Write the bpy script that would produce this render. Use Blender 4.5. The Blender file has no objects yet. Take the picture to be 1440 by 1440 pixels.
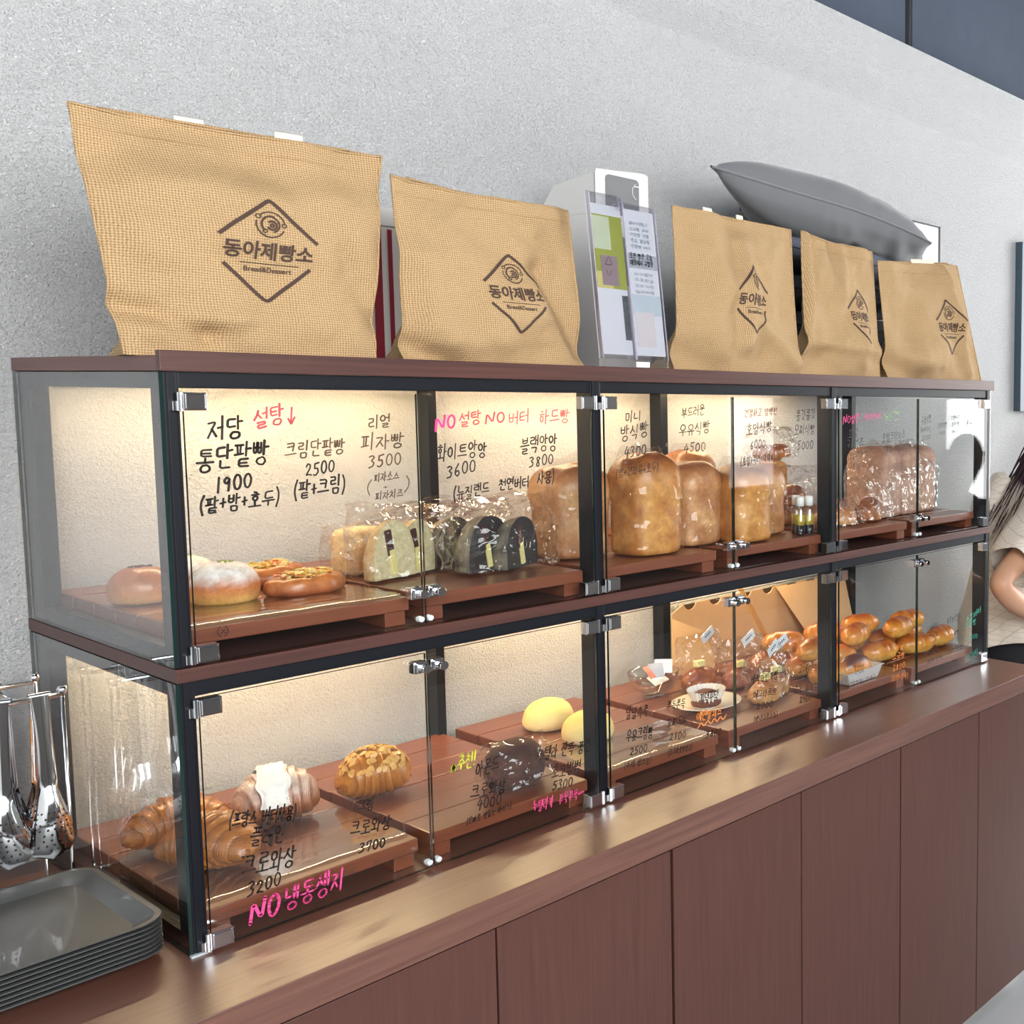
import bpy, math, random
from mathutils import Vector, Matrix, noise
PI = math.pi
sc = bpy.context.scene
col = sc.collection
H0 = 0.915            # worktop height above the floor; everything below is measured from the worktop top
D = 0.5495            # depth from the case front to the wall

# ---------------------------------------------------------------- camera (the photograph is a left-hand crop: shifted lens)
yaw, pit, rol, foc = 1.0229, .0835, .0151, 1453.3
fv = Vector((math.sin(yaw)*math.cos(pit), math.cos(yaw)*math.cos(pit), -math.sin(pit)))
rv = Vector((math.cos(yaw), -math.sin(yaw), 0)); uv = rv.cross(fv)
rv, uv = math.cos(rol)*rv + math.sin(rol)*uv, -math.sin(rol)*rv + math.cos(rol)*uv
cd = bpy.data.cameras.new('camera'); cam = bpy.data.objects.new('camera', cd); col.objects.link(cam)
M3 = Matrix((rv, uv, -fv)).transposed()
cam.matrix_world = Matrix.Translation((-.5439, -1.6184, .7572+H0)) @ M3.to_4x4()
cd.sensor_width = 36; cd.lens = foc/1440*36; cd.clip_start = .05
cd.shift_x = -(1449.0-720)/1440; cd.shift_y = (679.7-720)/1440
sc.camera = cam

# ---------------------------------------------------------------- sky, window daylight, exposure
w = bpy.data.worlds.new('sky'); sc.world = w; w.use_nodes = True
bg = w.node_tree.nodes['Background']; bg.inputs[0].default_value = (.95, .975, 1.0, 1); bg.inputs[1].default_value = 3.8
def window_light(name, loc, rot, sx, sy, power, colr=(1, .99, .975)):
    l = bpy.data.lights.new(name, 'AREA'); l.shape = 'RECTANGLE'; l.size = sx; l.size_y = sy
    l.energy = power; l.color = colr
    o = bpy.data.objects.new(name, l); col.objects.link(o); o.location = loc; o.rotation_euler = rot
    return o
WL = [window_light('window_daylight', (-1.2, -4.15, 1.9), (PI/2, 0, 0), 4.2, 2.2, 205),
      window_light('window_daylight', (5.35, -1.42, 1.2), (PI/2, 0, PI/2), 2.5, 2.3, 110)]
sc.view_settings.view_transform = 'Standard'; sc.view_settings.look = 'None'
sc.view_settings.exposure = 0.2; sc.view_settings.gamma = 1; sc.view_settings.use_curve_mapping = False
sc.cycles.max_bounces = 12; sc.cycles.transparent_max_bounces = 40; sc.cycles.diffuse_bounces = 4
sc.cycles.glossy_bounces = 4; sc.cycles.sample_clamp_indirect = 6; sc.cycles.caustics_reflective = False; sc.cycles.caustics_refractive = False

# ---------------------------------------------------------------- materials
def nodes(name):
    m = bpy.data.materials.new(name); m.use_nodes = True
    nt = m.node_tree; return m, nt, nt.nodes['Principled BSDF']
def N(nt, t, **k):
    n = nt.nodes.new(t)
    for a, b in k.items():
        if a in n.inputs: n.inputs[a].default_value = b
        else: setattr(n, a, b)
    return n
def srgb(r, g, b):
    f = lambda c: (c/255/12.92 if c/255 <= .04045 else ((c/255+.055)/1.055)**2.4)
    return (f(r), f(g), f(b), 1)
def mix(nt, fac, a, b, mode='MIX'):
    n = nt.nodes.new('ShaderNodeMix'); n.data_type = 'RGBA'; n.blend_type = mode
    for i, v in ((0, fac), (6, a), (7, b)):
        if hasattr(v, 'is_output'): nt.links.new(v, n.inputs[i])
        else: n.inputs[i].default_value = v
    return n.outputs[2]
def coords(nt, scale=(1, 1, 1), kind='Object'):
    tc = N(nt, 'ShaderNodeTexCoord'); mp = N(nt, 'ShaderNodeMapping'); mp.inputs['Scale'].default_value = scale
    nt.links.new(tc.outputs[kind], mp.inputs[0]); return mp.outputs[0]
def noisetex(nt, vec, scale, detail=3, rough=.5):
    n = N(nt, 'ShaderNodeTexNoise', Scale=scale, Detail=detail, Roughness=rough); nt.links.new(vec, n.inputs['Vector']); return n.outputs[0]
def bump(nt, p, h, strength, dist, prev=None):
    b = N(nt, 'ShaderNodeBump', Strength=strength, Distance=dist); nt.links.new(h, b.inputs['Height'])
    if prev: nt.links.new(prev, b.inputs['Normal'])
    nt.links.new(b.outputs[0], p.inputs['Normal']); return b.outputs[0]
def ramp(nt, src, stops):
    r = N(nt, 'ShaderNodeValToRGB'); el = r.color_ramp.elements
    while len(el) < len(stops): el.new(.5)
    for e, (p, c) in zip(el, stops): e.position = p; e.color = c
    nt.links.new(src, r.inputs[0]); return r.outputs[0]
MAT = {}
def plain(name, c, rough=.5, metal=0, coat=0, nscale=0, namp=.12, bscale=0, bstr=.3, bdist=.001, sss=0):
    if name in MAT: return MAT[name]
    m, nt, p = nodes(name); p.inputs['Roughness'].default_value = rough; p.inputs['Metallic'].default_value = metal
    p.inputs['Coat Weight'].default_value = coat; p.inputs['Base Color'].default_value = c
    v = coords(nt)
    f = noisetex(nt, v, nscale or 30, 3)
    dark = tuple(x*(1-namp) for x in c[:3])+(1,); lite = tuple(min(1, x*(1+namp)) for x in c[:3])+(1,)
    nt.links.new(mix(nt, f, dark, lite), p.inputs['Base Color'])
    if bscale: bump(nt, p, noisetex(nt, v, bscale, 3), bstr, bdist)
    if sss: p.inputs['Subsurface Weight'].default_value = sss; p.inputs['Subsurface Radius'].default_value = (.01, .005, .003)
    MAT[name] = m; return m
def plaster():
    m, nt, p = nodes('textured_plaster'); v = coords(nt)
    a = noisetex(nt, v, 185, 5, .68); b = N(nt, 'ShaderNodeTexVoronoi', Scale=250); nt.links.new(v, b.inputs['Vector'])
    c2 = noisetex(nt, v, 480, 2)
    nt.links.new(mix(nt, noisetex(nt, v, 3, 3), srgb(222, 224, 225), srgb(231, 232, 233)), p.inputs['Base Color'])
    p.inputs['Roughness'].default_value = .75
    r = ramp(nt, a, [(.35, (0, 0, 0, 1)), (.65, (1, 1, 1, 1))])
    n1 = bump(nt, p, r, .9, .005); n2 = bump(nt, p, b.outputs[0], .6, .003, n1); bump(nt, p, c2, .6, .002, n2)
    return m
def wood(name, c1, c2, axis, rough=.4, scale=1, coat=0, c3=None, bstr=.15):
    m, nt, p = nodes(name)
    s = {'x': (1.2, 34, 34), 'z': (34, 34, 1.2), 'y': (34, 1.2, 34)}[axis]; s = tuple(q*scale for q in s)
    v = coords(nt, s); a = noisetex(nt, v, 4, 6, .65); b = noisetex(nt, coords(nt, tuple(q*.25 for q in s)), 3, 3, .5)
    fine = noisetex(nt, coords(nt, tuple(q*3.2 for q in s)), 5, 2, .5)
    x = ramp(nt, a, [(.3, c1), (.72, c2)])
    x = mix(nt, mixfac(nt, b, .5), x, c3 or c1)
    x = mix(nt, mixfac(nt, fine, .35), x, tuple(q*.45 for q in c1[:3])+(1,))
    nt.links.new(x, p.inputs['Base Color']); p.inputs['Roughness'].default_value = rough; p.inputs['Coat Weight'].default_value = coat
    p.inputs['Coat Roughness'].default_value = .32
    bump(nt, p, fine, bstr, .0006)
    return m
def mixfac(nt, f, k):
    n = N(nt, 'ShaderNodeMath', operation='MULTIPLY'); nt.links.new(f, n.inputs[0]); n.inputs[1].default_value = k; return n.outputs[0]
def film(name, tint, base, power_amt, rough=.02, bscale=0, bstr=.5, col=(1, 1, 1, 1)):
    m = bpy.data.materials.new(name); m.use_nodes = True; nt = m.node_tree; nt.nodes.clear()
    out = N(nt, 'ShaderNodeOutputMaterial'); tr = N(nt, 'ShaderNodeBsdfTransparent', Color=tint)
    gl = N(nt, 'ShaderNodeBsdfGlossy', Roughness=rough, Color=col); ms = N(nt, 'ShaderNodeMixShader')
    lw = N(nt, 'ShaderNodeLayerWeight', Blend=.5)
    pw = N(nt, 'ShaderNodeMath', operation='POWER'); nt.links.new(lw.outputs['Facing'], pw.inputs[0]); pw.inputs[1].default_value = 5 if not bscale else 3
    ml = N(nt, 'ShaderNodeMath', operation='MULTIPLY_ADD'); nt.links.new(pw.outputs[0], ml.inputs[0]); ml.inputs[1].default_value = power_amt; ml.inputs[2].default_value = base
    if bscale:
        v = coords(nt); ds = N(nt, 'ShaderNodeTexNoise', Scale=bscale*.6, Detail=2); nt.links.new(v, ds.inputs['Vector'])
        mv = nt.nodes.new('ShaderNodeVectorMath'); mv.operation = 'MULTIPLY_ADD'; mv.inputs[1].default_value = (.05, .05, .05); nt.links.new(ds.outputs['Color'], mv.inputs[0]); nt.links.new(v, mv.inputs[2])
        vo = N(nt, 'ShaderNodeTexVoronoi', Scale=bscale); vo.feature = 'F1'; nt.links.new(mv.outputs[0], vo.inputs['Vector'])
        b = N(nt, 'ShaderNodeBump', Strength=bstr, Distance=.01); nt.links.new(vo.outputs['Distance'], b.inputs['Height'])
        nt.links.new(b.outputs[0], gl.inputs['Normal']); nt.links.new(b.outputs[0], lw.inputs['Normal'])
    nt.links.new(ml.outputs[0], ms.inputs[0]); nt.links.new(tr.outputs[0], ms.inputs[1]); nt.links.new(gl.outputs[0], ms.inputs[2])
    nt.links.new(ms.outputs[0], out.inputs[0]); return m
def emit(name, c, s):
    m = bpy.data.materials.new(name); m.use_nodes = True; nt = m.node_tree; nt.nodes.clear()
    out = N(nt, 'ShaderNodeOutputMaterial'); e = N(nt, 'ShaderNodeEmission', Color=c, Strength=s); nt.links.new(e.outputs[0], out.inputs[0]); return m
def bread_mat(name, rough=.42, coat=.25, bs=60, bstr=.25, bd=.0015, var=.65):
    m, nt, p = nodes(name); at = N(nt, 'ShaderNodeAttribute', attribute_name='Col'); v = coords(nt)
    x = mix(nt, ramp(nt, noisetex(nt, v, 70, 6, .7), [(.35, (1-var*1.5 if var < .6 else 0,)*3+(1,)), (.65, (1, 1, 1, 1))]), mix(nt, 1, at.outputs[0], (.74, .66, .58, 1), 'MULTIPLY'), mix(nt, 1, at.outputs[0], (1.1, 1.08, 1.05, 1), 'MULTIPLY'))
    nt.links.new(x, p.inputs['Base Color']); p.inputs['Roughness'].default_value = rough; p.inputs['Coat Weight'].default_value = coat; p.inputs['Coat Roughness'].default_value = .25
    bump(nt, p, noisetex(nt, v, bs, 4), bstr, bd); return m
def jute():
    m, nt, p = nodes('jute_weave'); v = coords(nt)
    wx = N(nt, 'ShaderNodeTexWave', Scale=92, Distortion=2.4, Detail=2); wx.bands_direction = 'X'
    wz = N(nt, 'ShaderNodeTexWave', Scale=92, Distortion=2.4, Detail=2); wz.bands_direction = 'Z'
    wx.inputs['Detail Scale'].default_value = wz.inputs['Detail Scale'].default_value = 2
    for q in (wx, wz): nt.links.new(v, q.inputs['Vector'])
    mu = N(nt, 'ShaderNodeMath', operation='MULTIPLY'); nt.links.new(wx.outputs['Fac'], mu.inputs[0]); nt.links.new(wz.outputs['Fac'], mu.inputs[1])
    ad = N(nt, 'ShaderNodeMath', operation='ADD'); nt.links.new(wx.outputs['Fac'], ad.inputs[0]); nt.links.new(wz.outputs['Fac'], ad.inputs[1])
    hf = N(nt, 'ShaderNodeMath', operation='MULTIPLY'); nt.links.new(ad.outputs[0], hf.inputs[0]); hf.inputs[1].default_value = .5
    c = ramp(nt, hf.outputs[0], [(.08, srgb(122, 96, 66)), (.38, srgb(176, 145, 102)), (.9, srgb(202, 173, 130))])
    c = mix(nt, mixfac(nt, noisetex(nt, coords(nt, (3, 3, 60)), 4, 3), .35), c, srgb(170, 136, 98))
    nt.links.new(c, p.inputs['Base Color']); p.inputs['Roughness'].default_value = .85
    bump(nt, p, hf.outputs[0], .5, .0012); return m

PLASTER = plaster()
LAM_X = wood('walnut_laminate_along', srgb(78, 46, 38), srgb(122, 78, 64), 'x', .30, 1, .9)
LAM_T = wood('walnut_laminate_worktop', srgb(94, 57, 46), srgb(140, 95, 78), 'x', .34, 1, .9)
LAM_F = wood('walnut_laminate_fascia', srgb(66, 38, 33), srgb(104, 63, 54), 'x', .42, 1, 0)
LAM_Z = wood('walnut_laminate_upright', srgb(82, 50, 43), srgb(106, 68, 58), 'z', .38)
LAM_Y = wood('walnut_laminate_end', srgb(96, 60, 54), srgb(128, 88, 78), 'y', .4)
PLANK = wood('oiled_plank_wood', srgb(104, 54, 36), srgb(150, 88, 60), 'x', .3, .8, .5, srgb(126, 68, 46))
STEEL = plain('black_powder_coat', srgb(17, 20, 27), .42, 0, 0, 20); STEEL.node_tree.nodes['Principled BSDF'].inputs['Specular IOR Level'].default_value = .28
CHROME = plain('polished_chrome', (.82, .84, .87, 1), .08, 1, 0, 10, .03)
WIRE = plain('chrome_wire', (.75, .76, .78, 1), .12, 1, 0, 10, .03)
GLASS = film('clear_glass', (.982, .992, .99, 1), .035, .9)
GEDGE = plain('green_glass_edge', srgb(24, 46, 44), .08, 0, .3, 10, .05)
CELLO = film('clear_cellophane', (.975, .975, .975, 1), .045, .6, .03, 34, 1)
SHEETF = film('smooth_cover_film', (.975, .975, .975, 1), .10, .8, .07, 7, .35)
CELLO2 = film('crinkled_bag_film', (.98, .98, .98, 1), .03, .35, .05, 26, .6)
JUTE = jute()
PRINT = plain('dark_print_ink', srgb(72, 52, 42), .8, 0, 0, 400, .3)
COTTON = plain('cream_cotton_tape', srgb(236, 226, 206), .85, 0, 0, 300, .05, 900, .3)
BREAD = bread_mat('baked_crust'); MATTE_BREAD = bread_mat('soft_crumb', .7, 0, 90, .35); SHINY = bread_mat('glazed_crust', .34, .35, 55, .3)
INK = {'k': plain('black_marker', srgb(38, 30, 28), .5), 'b': plain('faded_brown_marker', srgb(92, 74, 60), .6), 'd': plain('dark_red_marker', srgb(110, 50, 48), .6),
       'r': plain('red_marker', srgb(204, 84, 100), .6), 'p': plain('hot_pink_marker', srgb(255, 78, 150), .6), 'g': plain('green_marker', srgb(150, 205, 120), .6),
       'y': plain('yellow_marker', srgb(214, 226, 70), .6), 'o': plain('orange_marker', srgb(255, 150, 70), .6), 't': plain('teal_marker', srgb(60, 190, 160), .6)}

# ---------------------------------------------------------------- mesh helpers
def wloc(o):
    v = Vector((0, 0, 0))
    while o: v += o.location; o = o.parent
    return v
class MB:
    def __init__(s): s.v = []; s.f = []; s.c = []; s.mi = []; s.cur = 0
    def add(s, vs, fs, cs=None):
        b = len(s.v); s.v += [tuple(q) for q in vs]; s.f += [tuple(i+b for i in f) for f in fs]; s.mi += [s.cur]*len(fs)
        s.c += list(cs) if cs else [(1, 1, 1)]*len(vs); return s
    def box(s, x0, x1, y0, y1, z0, z1, R=None, c=None):
        vs = [Vector((x, y, z)) for z in (z0, z1) for y in (y0, y1) for x in (x0, x1)]
        if R: vs = [R @ q for q in vs]
        return s.add(vs, [(0, 2, 3, 1), (4, 5, 7, 6), (0, 1, 5, 4), (2, 6, 7, 3), (0, 4, 6, 2), (1, 3, 7, 5)], [c]*8 if c else None)
    def grid(s, fn, nu, nv, wrapu=False, wrapv=False, colf=None, flip=False):
        vs = []; cs = []
        for j in range(nv if wrapv else nv+1):
            for i in range(nu if wrapu else nu+1):
                a, b = i/nu, j/nv; p = fn(a, b); vs.append(p); cs.append(colf(a, b, p) if colf else (1, 1, 1))
        W = nu if wrapu else nu+1; Hh = nv if wrapv else nv+1; fs = []
        for j in range(nv):
            for i in range(nu):
                q = (j*W+i, j*W+(i+1) % W, ((j+1) % Hh)*W+(i+1) % W, ((j+1) % Hh)*W+i)
                fs.append(q[::-1] if flip else q)
        return s.add(vs, fs, cs)
    def tube(s, pts, r, n=8, caps=True, c=None):
        pts = [Vector(p) for p in pts]; rr = r if isinstance(r, (list, tuple)) else [r]*len(pts); vs = []; up = Vector((.013, .02, 1)).normalized(); prev = None
        for i, p in enumerate(pts):
            t = (pts[min(i+1, len(pts)-1)]-pts[max(i-1, 0)]).normalized()
            a = prev if prev else (up if abs(t.dot(up)) < .95 else Vector((1, .01, 0)))
            a = (a-t*a.dot(t)).normalized(); prev = a; b = t.cross(a)
            for k in range(n): vs.append(p+rr[i]*(math.cos(2*PI*k/n)*a+math.sin(2*PI*k/n)*b))
        fs = [(i*n+k, i*n+(k+1) % n, (i+1)*n+(k+1) % n, (i+1)*n+k) for i in range(len(pts)-1) for k in range(n)]
        if caps: fs += [tuple(range(n))[::-1], tuple((len(pts)-1)*n+k for k in range(n))]
        return s.add(vs, fs, [c]*len(vs) if c else None)
    def lathe(s, prof, cx=0, cy=0, n=24, colf=None, sx=1, sy=1, R=None):
        vs = []; cs = []
        for r, z in prof:
            for k in range(n):
                p = Vector((cx+sx*r*math.cos(2*PI*k/n), cy+sy*r*math.sin(2*PI*k/n), z))
                if R: p = R @ p
                vs.append(p); cs.append(colf(r, z) if colf else (1, 1, 1))
        m = len(prof); fs = [(i*n+k, i*n+(k+1) % n, (i+1)*n+(k+1) % n, (i+1)*n+k) for i in range(m-1) for k in range(n)]
        if prof[0][0] < 1e-6 or True: fs.append(tuple(range(n))[::-1])
        fs.append(tuple((m-1)*n+k for k in range(n)))
        return s.add(vs, fs, cs)
    def cyl(s, p0, p1, r, n=16, c=None): return s.tube([p0, p1], r, n, True, c)
    def poly(s, pts, y0, y1):          # outline in the x-z plane, given thickness in y
        n = len(pts); vs = [(x, y0, z) for x, z in pts]+[(x, y1, z) for x, z in pts]
        return s.add(vs, [tuple(range(n)), tuple(range(2*n-1, n-1, -1))]+[(i, i+n, (i+1) % n+n, (i+1) % n) for i in range(n)])
    def build(s, name, mat, parent=None, smooth=False, bevel=0, kind=None, label=None, local=False, sub=0, seg=2):
        off = Vector((0, 0, 0)) if (local or not parent) else wloc(parent)
        me = bpy.data.meshes.new(name); me.from_pydata([tuple(Vector(q)-off) for q in s.v], [], s.f)
        for mm in (mat if isinstance(mat, (list, tuple)) else [mat]): me.materials.append(mm)
        if any(q != (1, 1, 1) for q in s.c):
            at = me.color_attributes.new('Col', 'FLOAT_COLOR', 'POINT'); at.data.foreach_set('color', [k for q in s.c for k in (q[0], q[1], q[2], 1)])
        if any(s.mi): me.polygons.foreach_set('material_index', s.mi)
        if smooth: me.polygons.foreach_set('use_smooth', [True]*len(me.polygons))
        me.update(); o = bpy.data.objects.new(name, me); col.objects.link(o)
        if parent: o.parent = parent
        if bevel:
            b = o.modifiers.new('b', 'BEVEL'); b.width = bevel; b.segments = seg; b.limit_method = 'ANGLE'
        if sub:
            b = o.modifiers.new('s', 'SUBSURF'); b.levels = sub; b.render_levels = sub
        if kind: o['kind'] = kind
        if label: o['label'] = label
        return o
def tag(o, label, cat, group=None, kind=None):
    o['label'] = label; o['category'] = cat
    if group: o['group'] = group
    if kind: o['kind'] = kind
    return o
def thing(name, label, cat, loc=(0, 0, 0), group=None, rz=0):
    o = bpy.data.objects.new(name, None); col.objects.link(o); o.location = loc; o.rotation_euler = (0, 0, rz); o.empty_display_size = .05
    return tag(o, label, cat, group)
def dup(o, parent=None):
    c = o.copy(); col.objects.link(c); c.parent = parent
    for ch in list(o.children): dup(ch, c)
    return c
def struct(name, mb, mat, parent=None, bevel=0, smooth=False):
    o = mb.build(name, mat, parent, bevel=bevel, smooth=smooth)
    if not parent: o['kind'] = 'structure'
    return o
def nz(x, y=0, z=0): return noise.noise(Vector((x, y, z)))
def L(c): return tuple(srgb(*c)[:3])
def lerp(a, b, t): t = max(0, min(1, t)); return tuple(p+(q-p)*t for p, q in zip(a, b))

# ================================================================ THE SETTING
FZ = -H0
# back wall: plaster, top profile made to step forward, standing in for a soft shadow band
prof = [(D, FZ), (D, 1.655), (D-.004, 1.664), (D-.034, 1.715), (D-.044, 1.735), (D-.048, 1.755), (D-.048, 1.868), (D+.06, 1.868)]
mb = MB()
for i in range(len(prof)-1):
    (y0, z0), (y1, z1) = prof[i], prof[i+1]; mb.add([(-3.5, y0, z0), (5.4, y0, z0), (5.4, y1, z1), (-3.5, y1, z1)], [(0, 1, 2, 3)])
mb.add([(-3.5, D+.06, FZ), (5.4, D+.06, FZ), (5.4, D+.06, 1.9), (-3.5, D+.06, 1.9)], [(3, 2, 1, 0)])
struct('wall_back', mb, PLASTER)
CONC = plain('dark_painted_concrete', srgb(66, 76, 92), .8, 0, 0, 2.2, .35, 12, .5, .01)
mb = MB().box(-3.5, 2.225, D+.03, D+.1, 1.868, 3.2).box(2.262, 5.4, D+.03, D+.1, 1.868, 3.2).box(2.2, 2.3, D+.06, D+.1, 1.868, 3.2)
struct('wall_upper', mb, CONC)
mb = MB().tube([(2.243, D+.035, 1.868), (2.248, D+.035, 2.3), (2.24, D+.035, 3.2)], .012, 6)
struct('trim_1', mb, plain('black_joint_sealant', srgb(28, 32, 40), .6, 0, 0, 20, .5))
struct('floor', MB().box(-3.5, 5.4, -4.2, D+.06, FZ-.1, FZ), plain('grey_floor_tile', srgb(176, 178, 180), .35, 0, .1, 3, .08))
struct('ceiling', MB().box(-3.5, 5.4, -4.2, D+.1, 3.2, 3.3), plain('dark_ceiling_paint', srgb(58, 66, 80), .85, 0, 0, 2, .2))
WHITE = plain('white_wall_paint', srgb(222, 222, 220), .8, 0, 0, 6, .03)
struct('wall_left', MB().box(-3.6, -3.5, -4.2, D+.06, FZ, 3.2), WHITE)
struct('wall_front', MB().box(-3.5, .9, -4.3, -4.2, FZ, 0.8).box(-3.5, .9, -4.3, -4.2, 3.0, 3.2).box(-3.5, -3.3, -4.3, -4.2, .8, 3).box(.9, 4.75, -4.3, -4.2, FZ, 3.2).box(4.75, 5.4, -4.3, -4.2, FZ, 0.0).box(4.75, 5.4, -4.3, -4.2, 2.0, 3.2).box(5.3, 5.4, -4.3, -4.2, 0, 2), plain('taupe_wall_paint', srgb(104, 100, 96), .8, 0, 0, 6, .05))
struct('wall_right', MB().box(5.4, 5.5, -4.3, D+.06, FZ, 0.0).box(5.4, 5.5, -4.3, D+.06, 2.4, 3.2).box(5.4, 5.5, -4.3, -2.72, 0, 2.4).box(5.4, 5.5, -.1, D+.06, 0, 2.4), plain('grey_wall_paint', srgb(150, 150, 150), .8, 0, 0, 6, .05))
def window(name, axis, a0, a1, z0, z1, at, n=4):
    mb = MB()
    def bar(p0, p1, q0, q1):
        if axis == 'x': mb.box(p0, p1, at-.03, at+.03, q0, q1)
        else: mb.box(at-.03, at+.03, p0, p1, q0, q1)
    for i in range(n+1):
        x = a0+(a1-a0)*i/n; bar(x-.025, x+.025, z0, z1)
    bar(a0, a1, z0, z0+.05); bar(a0, a1, z1-.05, z1)
    o = mb.build(name, STEEL); o['kind'] = 'structure'
window('window_1', 'x', -3.3, .9, .8, 3, -4.25); window('window_2', 'x', 4.75, 5.3, 0, 2, -4.25, 1); window('window_3', 'y', -2.72, -.1, 0, 2.4, 5.45)

# ================================================================ CABINETS AND WORKTOP
o = MB().box(-2.0, 1.912, -.1675, D-.001, -.0485, 0).build('counter_worktop', LAM_T, bevel=.0012)
tag(o, 'long dark walnut laminate worktop carrying the glass bread case', 'worktop')
units = [(-.655, -.003, .0, 'walnut laminate base cabinet under the tray stack'), (.001, .6455, .323, 'walnut laminate base cabinet below the croissants'),
         (.6515, 1.2975, .974, 'walnut laminate base cabinet below the yellow buns and sugar bowl'), (1.3015, 1.90, 1.621, 'walnut laminate base cabinet at the far end near the person')]
units[0] = (-.655, -.003, -.33, units[0][3])
for x0, x1, g, lab in units:
    t = thing('base_cabinet', lab, 'cabinet', ((x0+x1)/2, .2, FZ), 'base cabinets under the worktop')
    MB().box(x0, x1, -.134, D-.005, FZ+.06, -.0485).build('body', LAM_Z, t)
    MB().box(x0, x1, -.11, D-.02, FZ, FZ+.06).build('plinth', plain('pale_plinth', srgb(196, 188, 180), .5), t)
    for a, b in ((x0, g-.0015), (g+.0015, x1)):
        MB().box(a, b, -.153, -.135, FZ+.045, -.058).build('door', LAM_Z, t, bevel=.0012)

# ================================================================ HANDWRITING ENGINE
J = {'ㄱ': [[(0, .92), (.92, .95), (.72, .0)]], 'ㄴ': [[(.1, 1), (.08, .1), (1, .16)]], 'ㄷ': [[(.98, .92), (.1, .9), (.1, .08), (1, .12)]],
     'ㄹ': [[(.05, .95), (.9, .97), (.88, .55), (.1, .52), (.1, .05), (1, .08)]], 'ㅁ': [[(.1, .95), (.12, .05), (.9, .05), (.92, .95), (.1, .93)]],
     'ㅂ': [[(.1, 1), (.12, .05), (.88, .05), (.9, 1)], [(.12, .5), (.88, .52)]], 'ㅅ': [[(.55, 1), (.4, .5), (.02, .0)], [(.45, .6), (.98, .04)]],
     'ㅇ': [[(.5+.46*math.sin(a), .5+.46*math.cos(a)) for a in [i*2*PI/12 for i in range(13)]]],
     'ㅈ': [[(.05, .93), (.95, .95), (.5, .5), (.02, 0)], [(.5, .52), (.98, .04)]], 'ㅊ': [[(.38, 1.1), (.62, 1.06)], [(.05, .8), (.95, .83), (.5, .4), (.02, 0)], [(.5, .44), (.98, .04)]],
     'ㅋ': [[(0, .92), (.92, .95), (.75, .0)], [(.05, .48), (.84, .52)]], 'ㅌ': [[(.98, .95), (.1, .93), (.1, .06), (1, .1)], [(.1, .5), (.9, .52)]],
     'ㅍ': [[(.02, .93), (.98, .95)], [(.3, .9), (.34, .1)], [(.7, .9), (.66, .1)], [(0, .06), (1, .1)]],
     'ㅎ': [[(.36, 1.08), (.64, 1.05)], [(.05, .78), (.95, .8)], [(.5+.3*math.sin(a), .3+.3*math.cos(a)) for a in [i*2*PI/10 for i in range(11)]]]}
for d_, s_ in zip('ㄲㄸㅃㅆㅉ', 'ㄱㄷㅂㅅㅈ'):
    J[d_] = [[(x*.46, y) for x, y in st] for st in J[s_]]+[[(.54+x*.46, y) for x, y in st] for st in J[s_]]
VV = {'ㅏ': [[(.25, 1), (.25, 0)], [(.25, .52), (.95, .55)]], 'ㅐ': [[(.1, .95), (.1, .05)], [(.1, .5), (.75, .52)], [(.78, 1), (.78, 0)]], 'ㅑ': [[(.25, 1), (.25, 0)], [(.25, .65), (.95, .67)], [(.25, .38), (.95, .4)]],
      'ㅓ': [[(.75, 1), (.75, 0)], [(0, .52), (.75, .54)]], 'ㅔ': [[(.45, .95), (.45, .05)], [(0, .5), (.45, .52)], [(.9, 1), (.9, 0)]], 'ㅕ': [[(.75, 1), (.75, 0)], [(0, .65), (.75, .67)], [(0, .38), (.75, .4)]],
      'ㅖ': [[(.45, .95), (.45, .05)], [(0, .62), (.45, .63)], [(0, .38), (.45, .4)], [(.9, 1), (.9, 0)]], 'ㅣ': [[(.5, 1), (.5, 0)]], 'ㅒ': [[(.1, .95), (.1, .05)], [(.1, .62), (.75, .62)], [(.1, .4), (.75, .4)], [(.78, 1), (.78, 0)]]}
HV = {'ㅗ': [[(0, .15), (1, .2)], [(.5, .17), (.5, .95)]], 'ㅛ': [[(0, .15), (1, .2)], [(.32, .17), (.32, .95)], [(.68, .17), (.68, .95)]], 'ㅜ': [[(0, .82), (1, .86)], [(.5, .84), (.5, .05)]],
      'ㅠ': [[(0, .82), (1, .86)], [(.32, .84), (.3, .05)], [(.68, .84), (.7, .05)]], 'ㅡ': [[(0, .5), (1, .56)]]}
CV = {'ㅘ': 'ㅗㅏ', 'ㅙ': 'ㅗㅐ', 'ㅚ': 'ㅗㅣ', 'ㅝ': 'ㅜㅓ', 'ㅞ': 'ㅜㅔ', 'ㅟ': 'ㅜㅣ', 'ㅢ': 'ㅡㅣ'}
CHO = 'ㄱㄲㄴㄷㄸㄹㅁㅂㅃㅅㅆㅇㅈㅉㅊㅋㅌㅍㅎ'; JUNG = 'ㅏㅐㅑㅒㅓㅔㅕㅖㅗㅘㅙㅚㅛㅜㅝㅞㅟㅠㅡㅢㅣ'
JONG = ['', 'ㄱ', 'ㄲ', 'ㄱㅅ', 'ㄴ', 'ㄴㅈ', 'ㄴㅎ', 'ㄷ', 'ㄹ', 'ㄹㄱ', 'ㄹㅁ', 'ㄹㅂ', 'ㄹㅅ', 'ㄹㅌ', 'ㄹㅍ', 'ㄹㅎ', 'ㅁ', 'ㅂ', 'ㅂㅅ', 'ㅅ', 'ㅆ', 'ㅇ', 'ㅈ', 'ㅊ', 'ㅋ', 'ㅌ', 'ㅍ', 'ㅎ']
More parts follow.
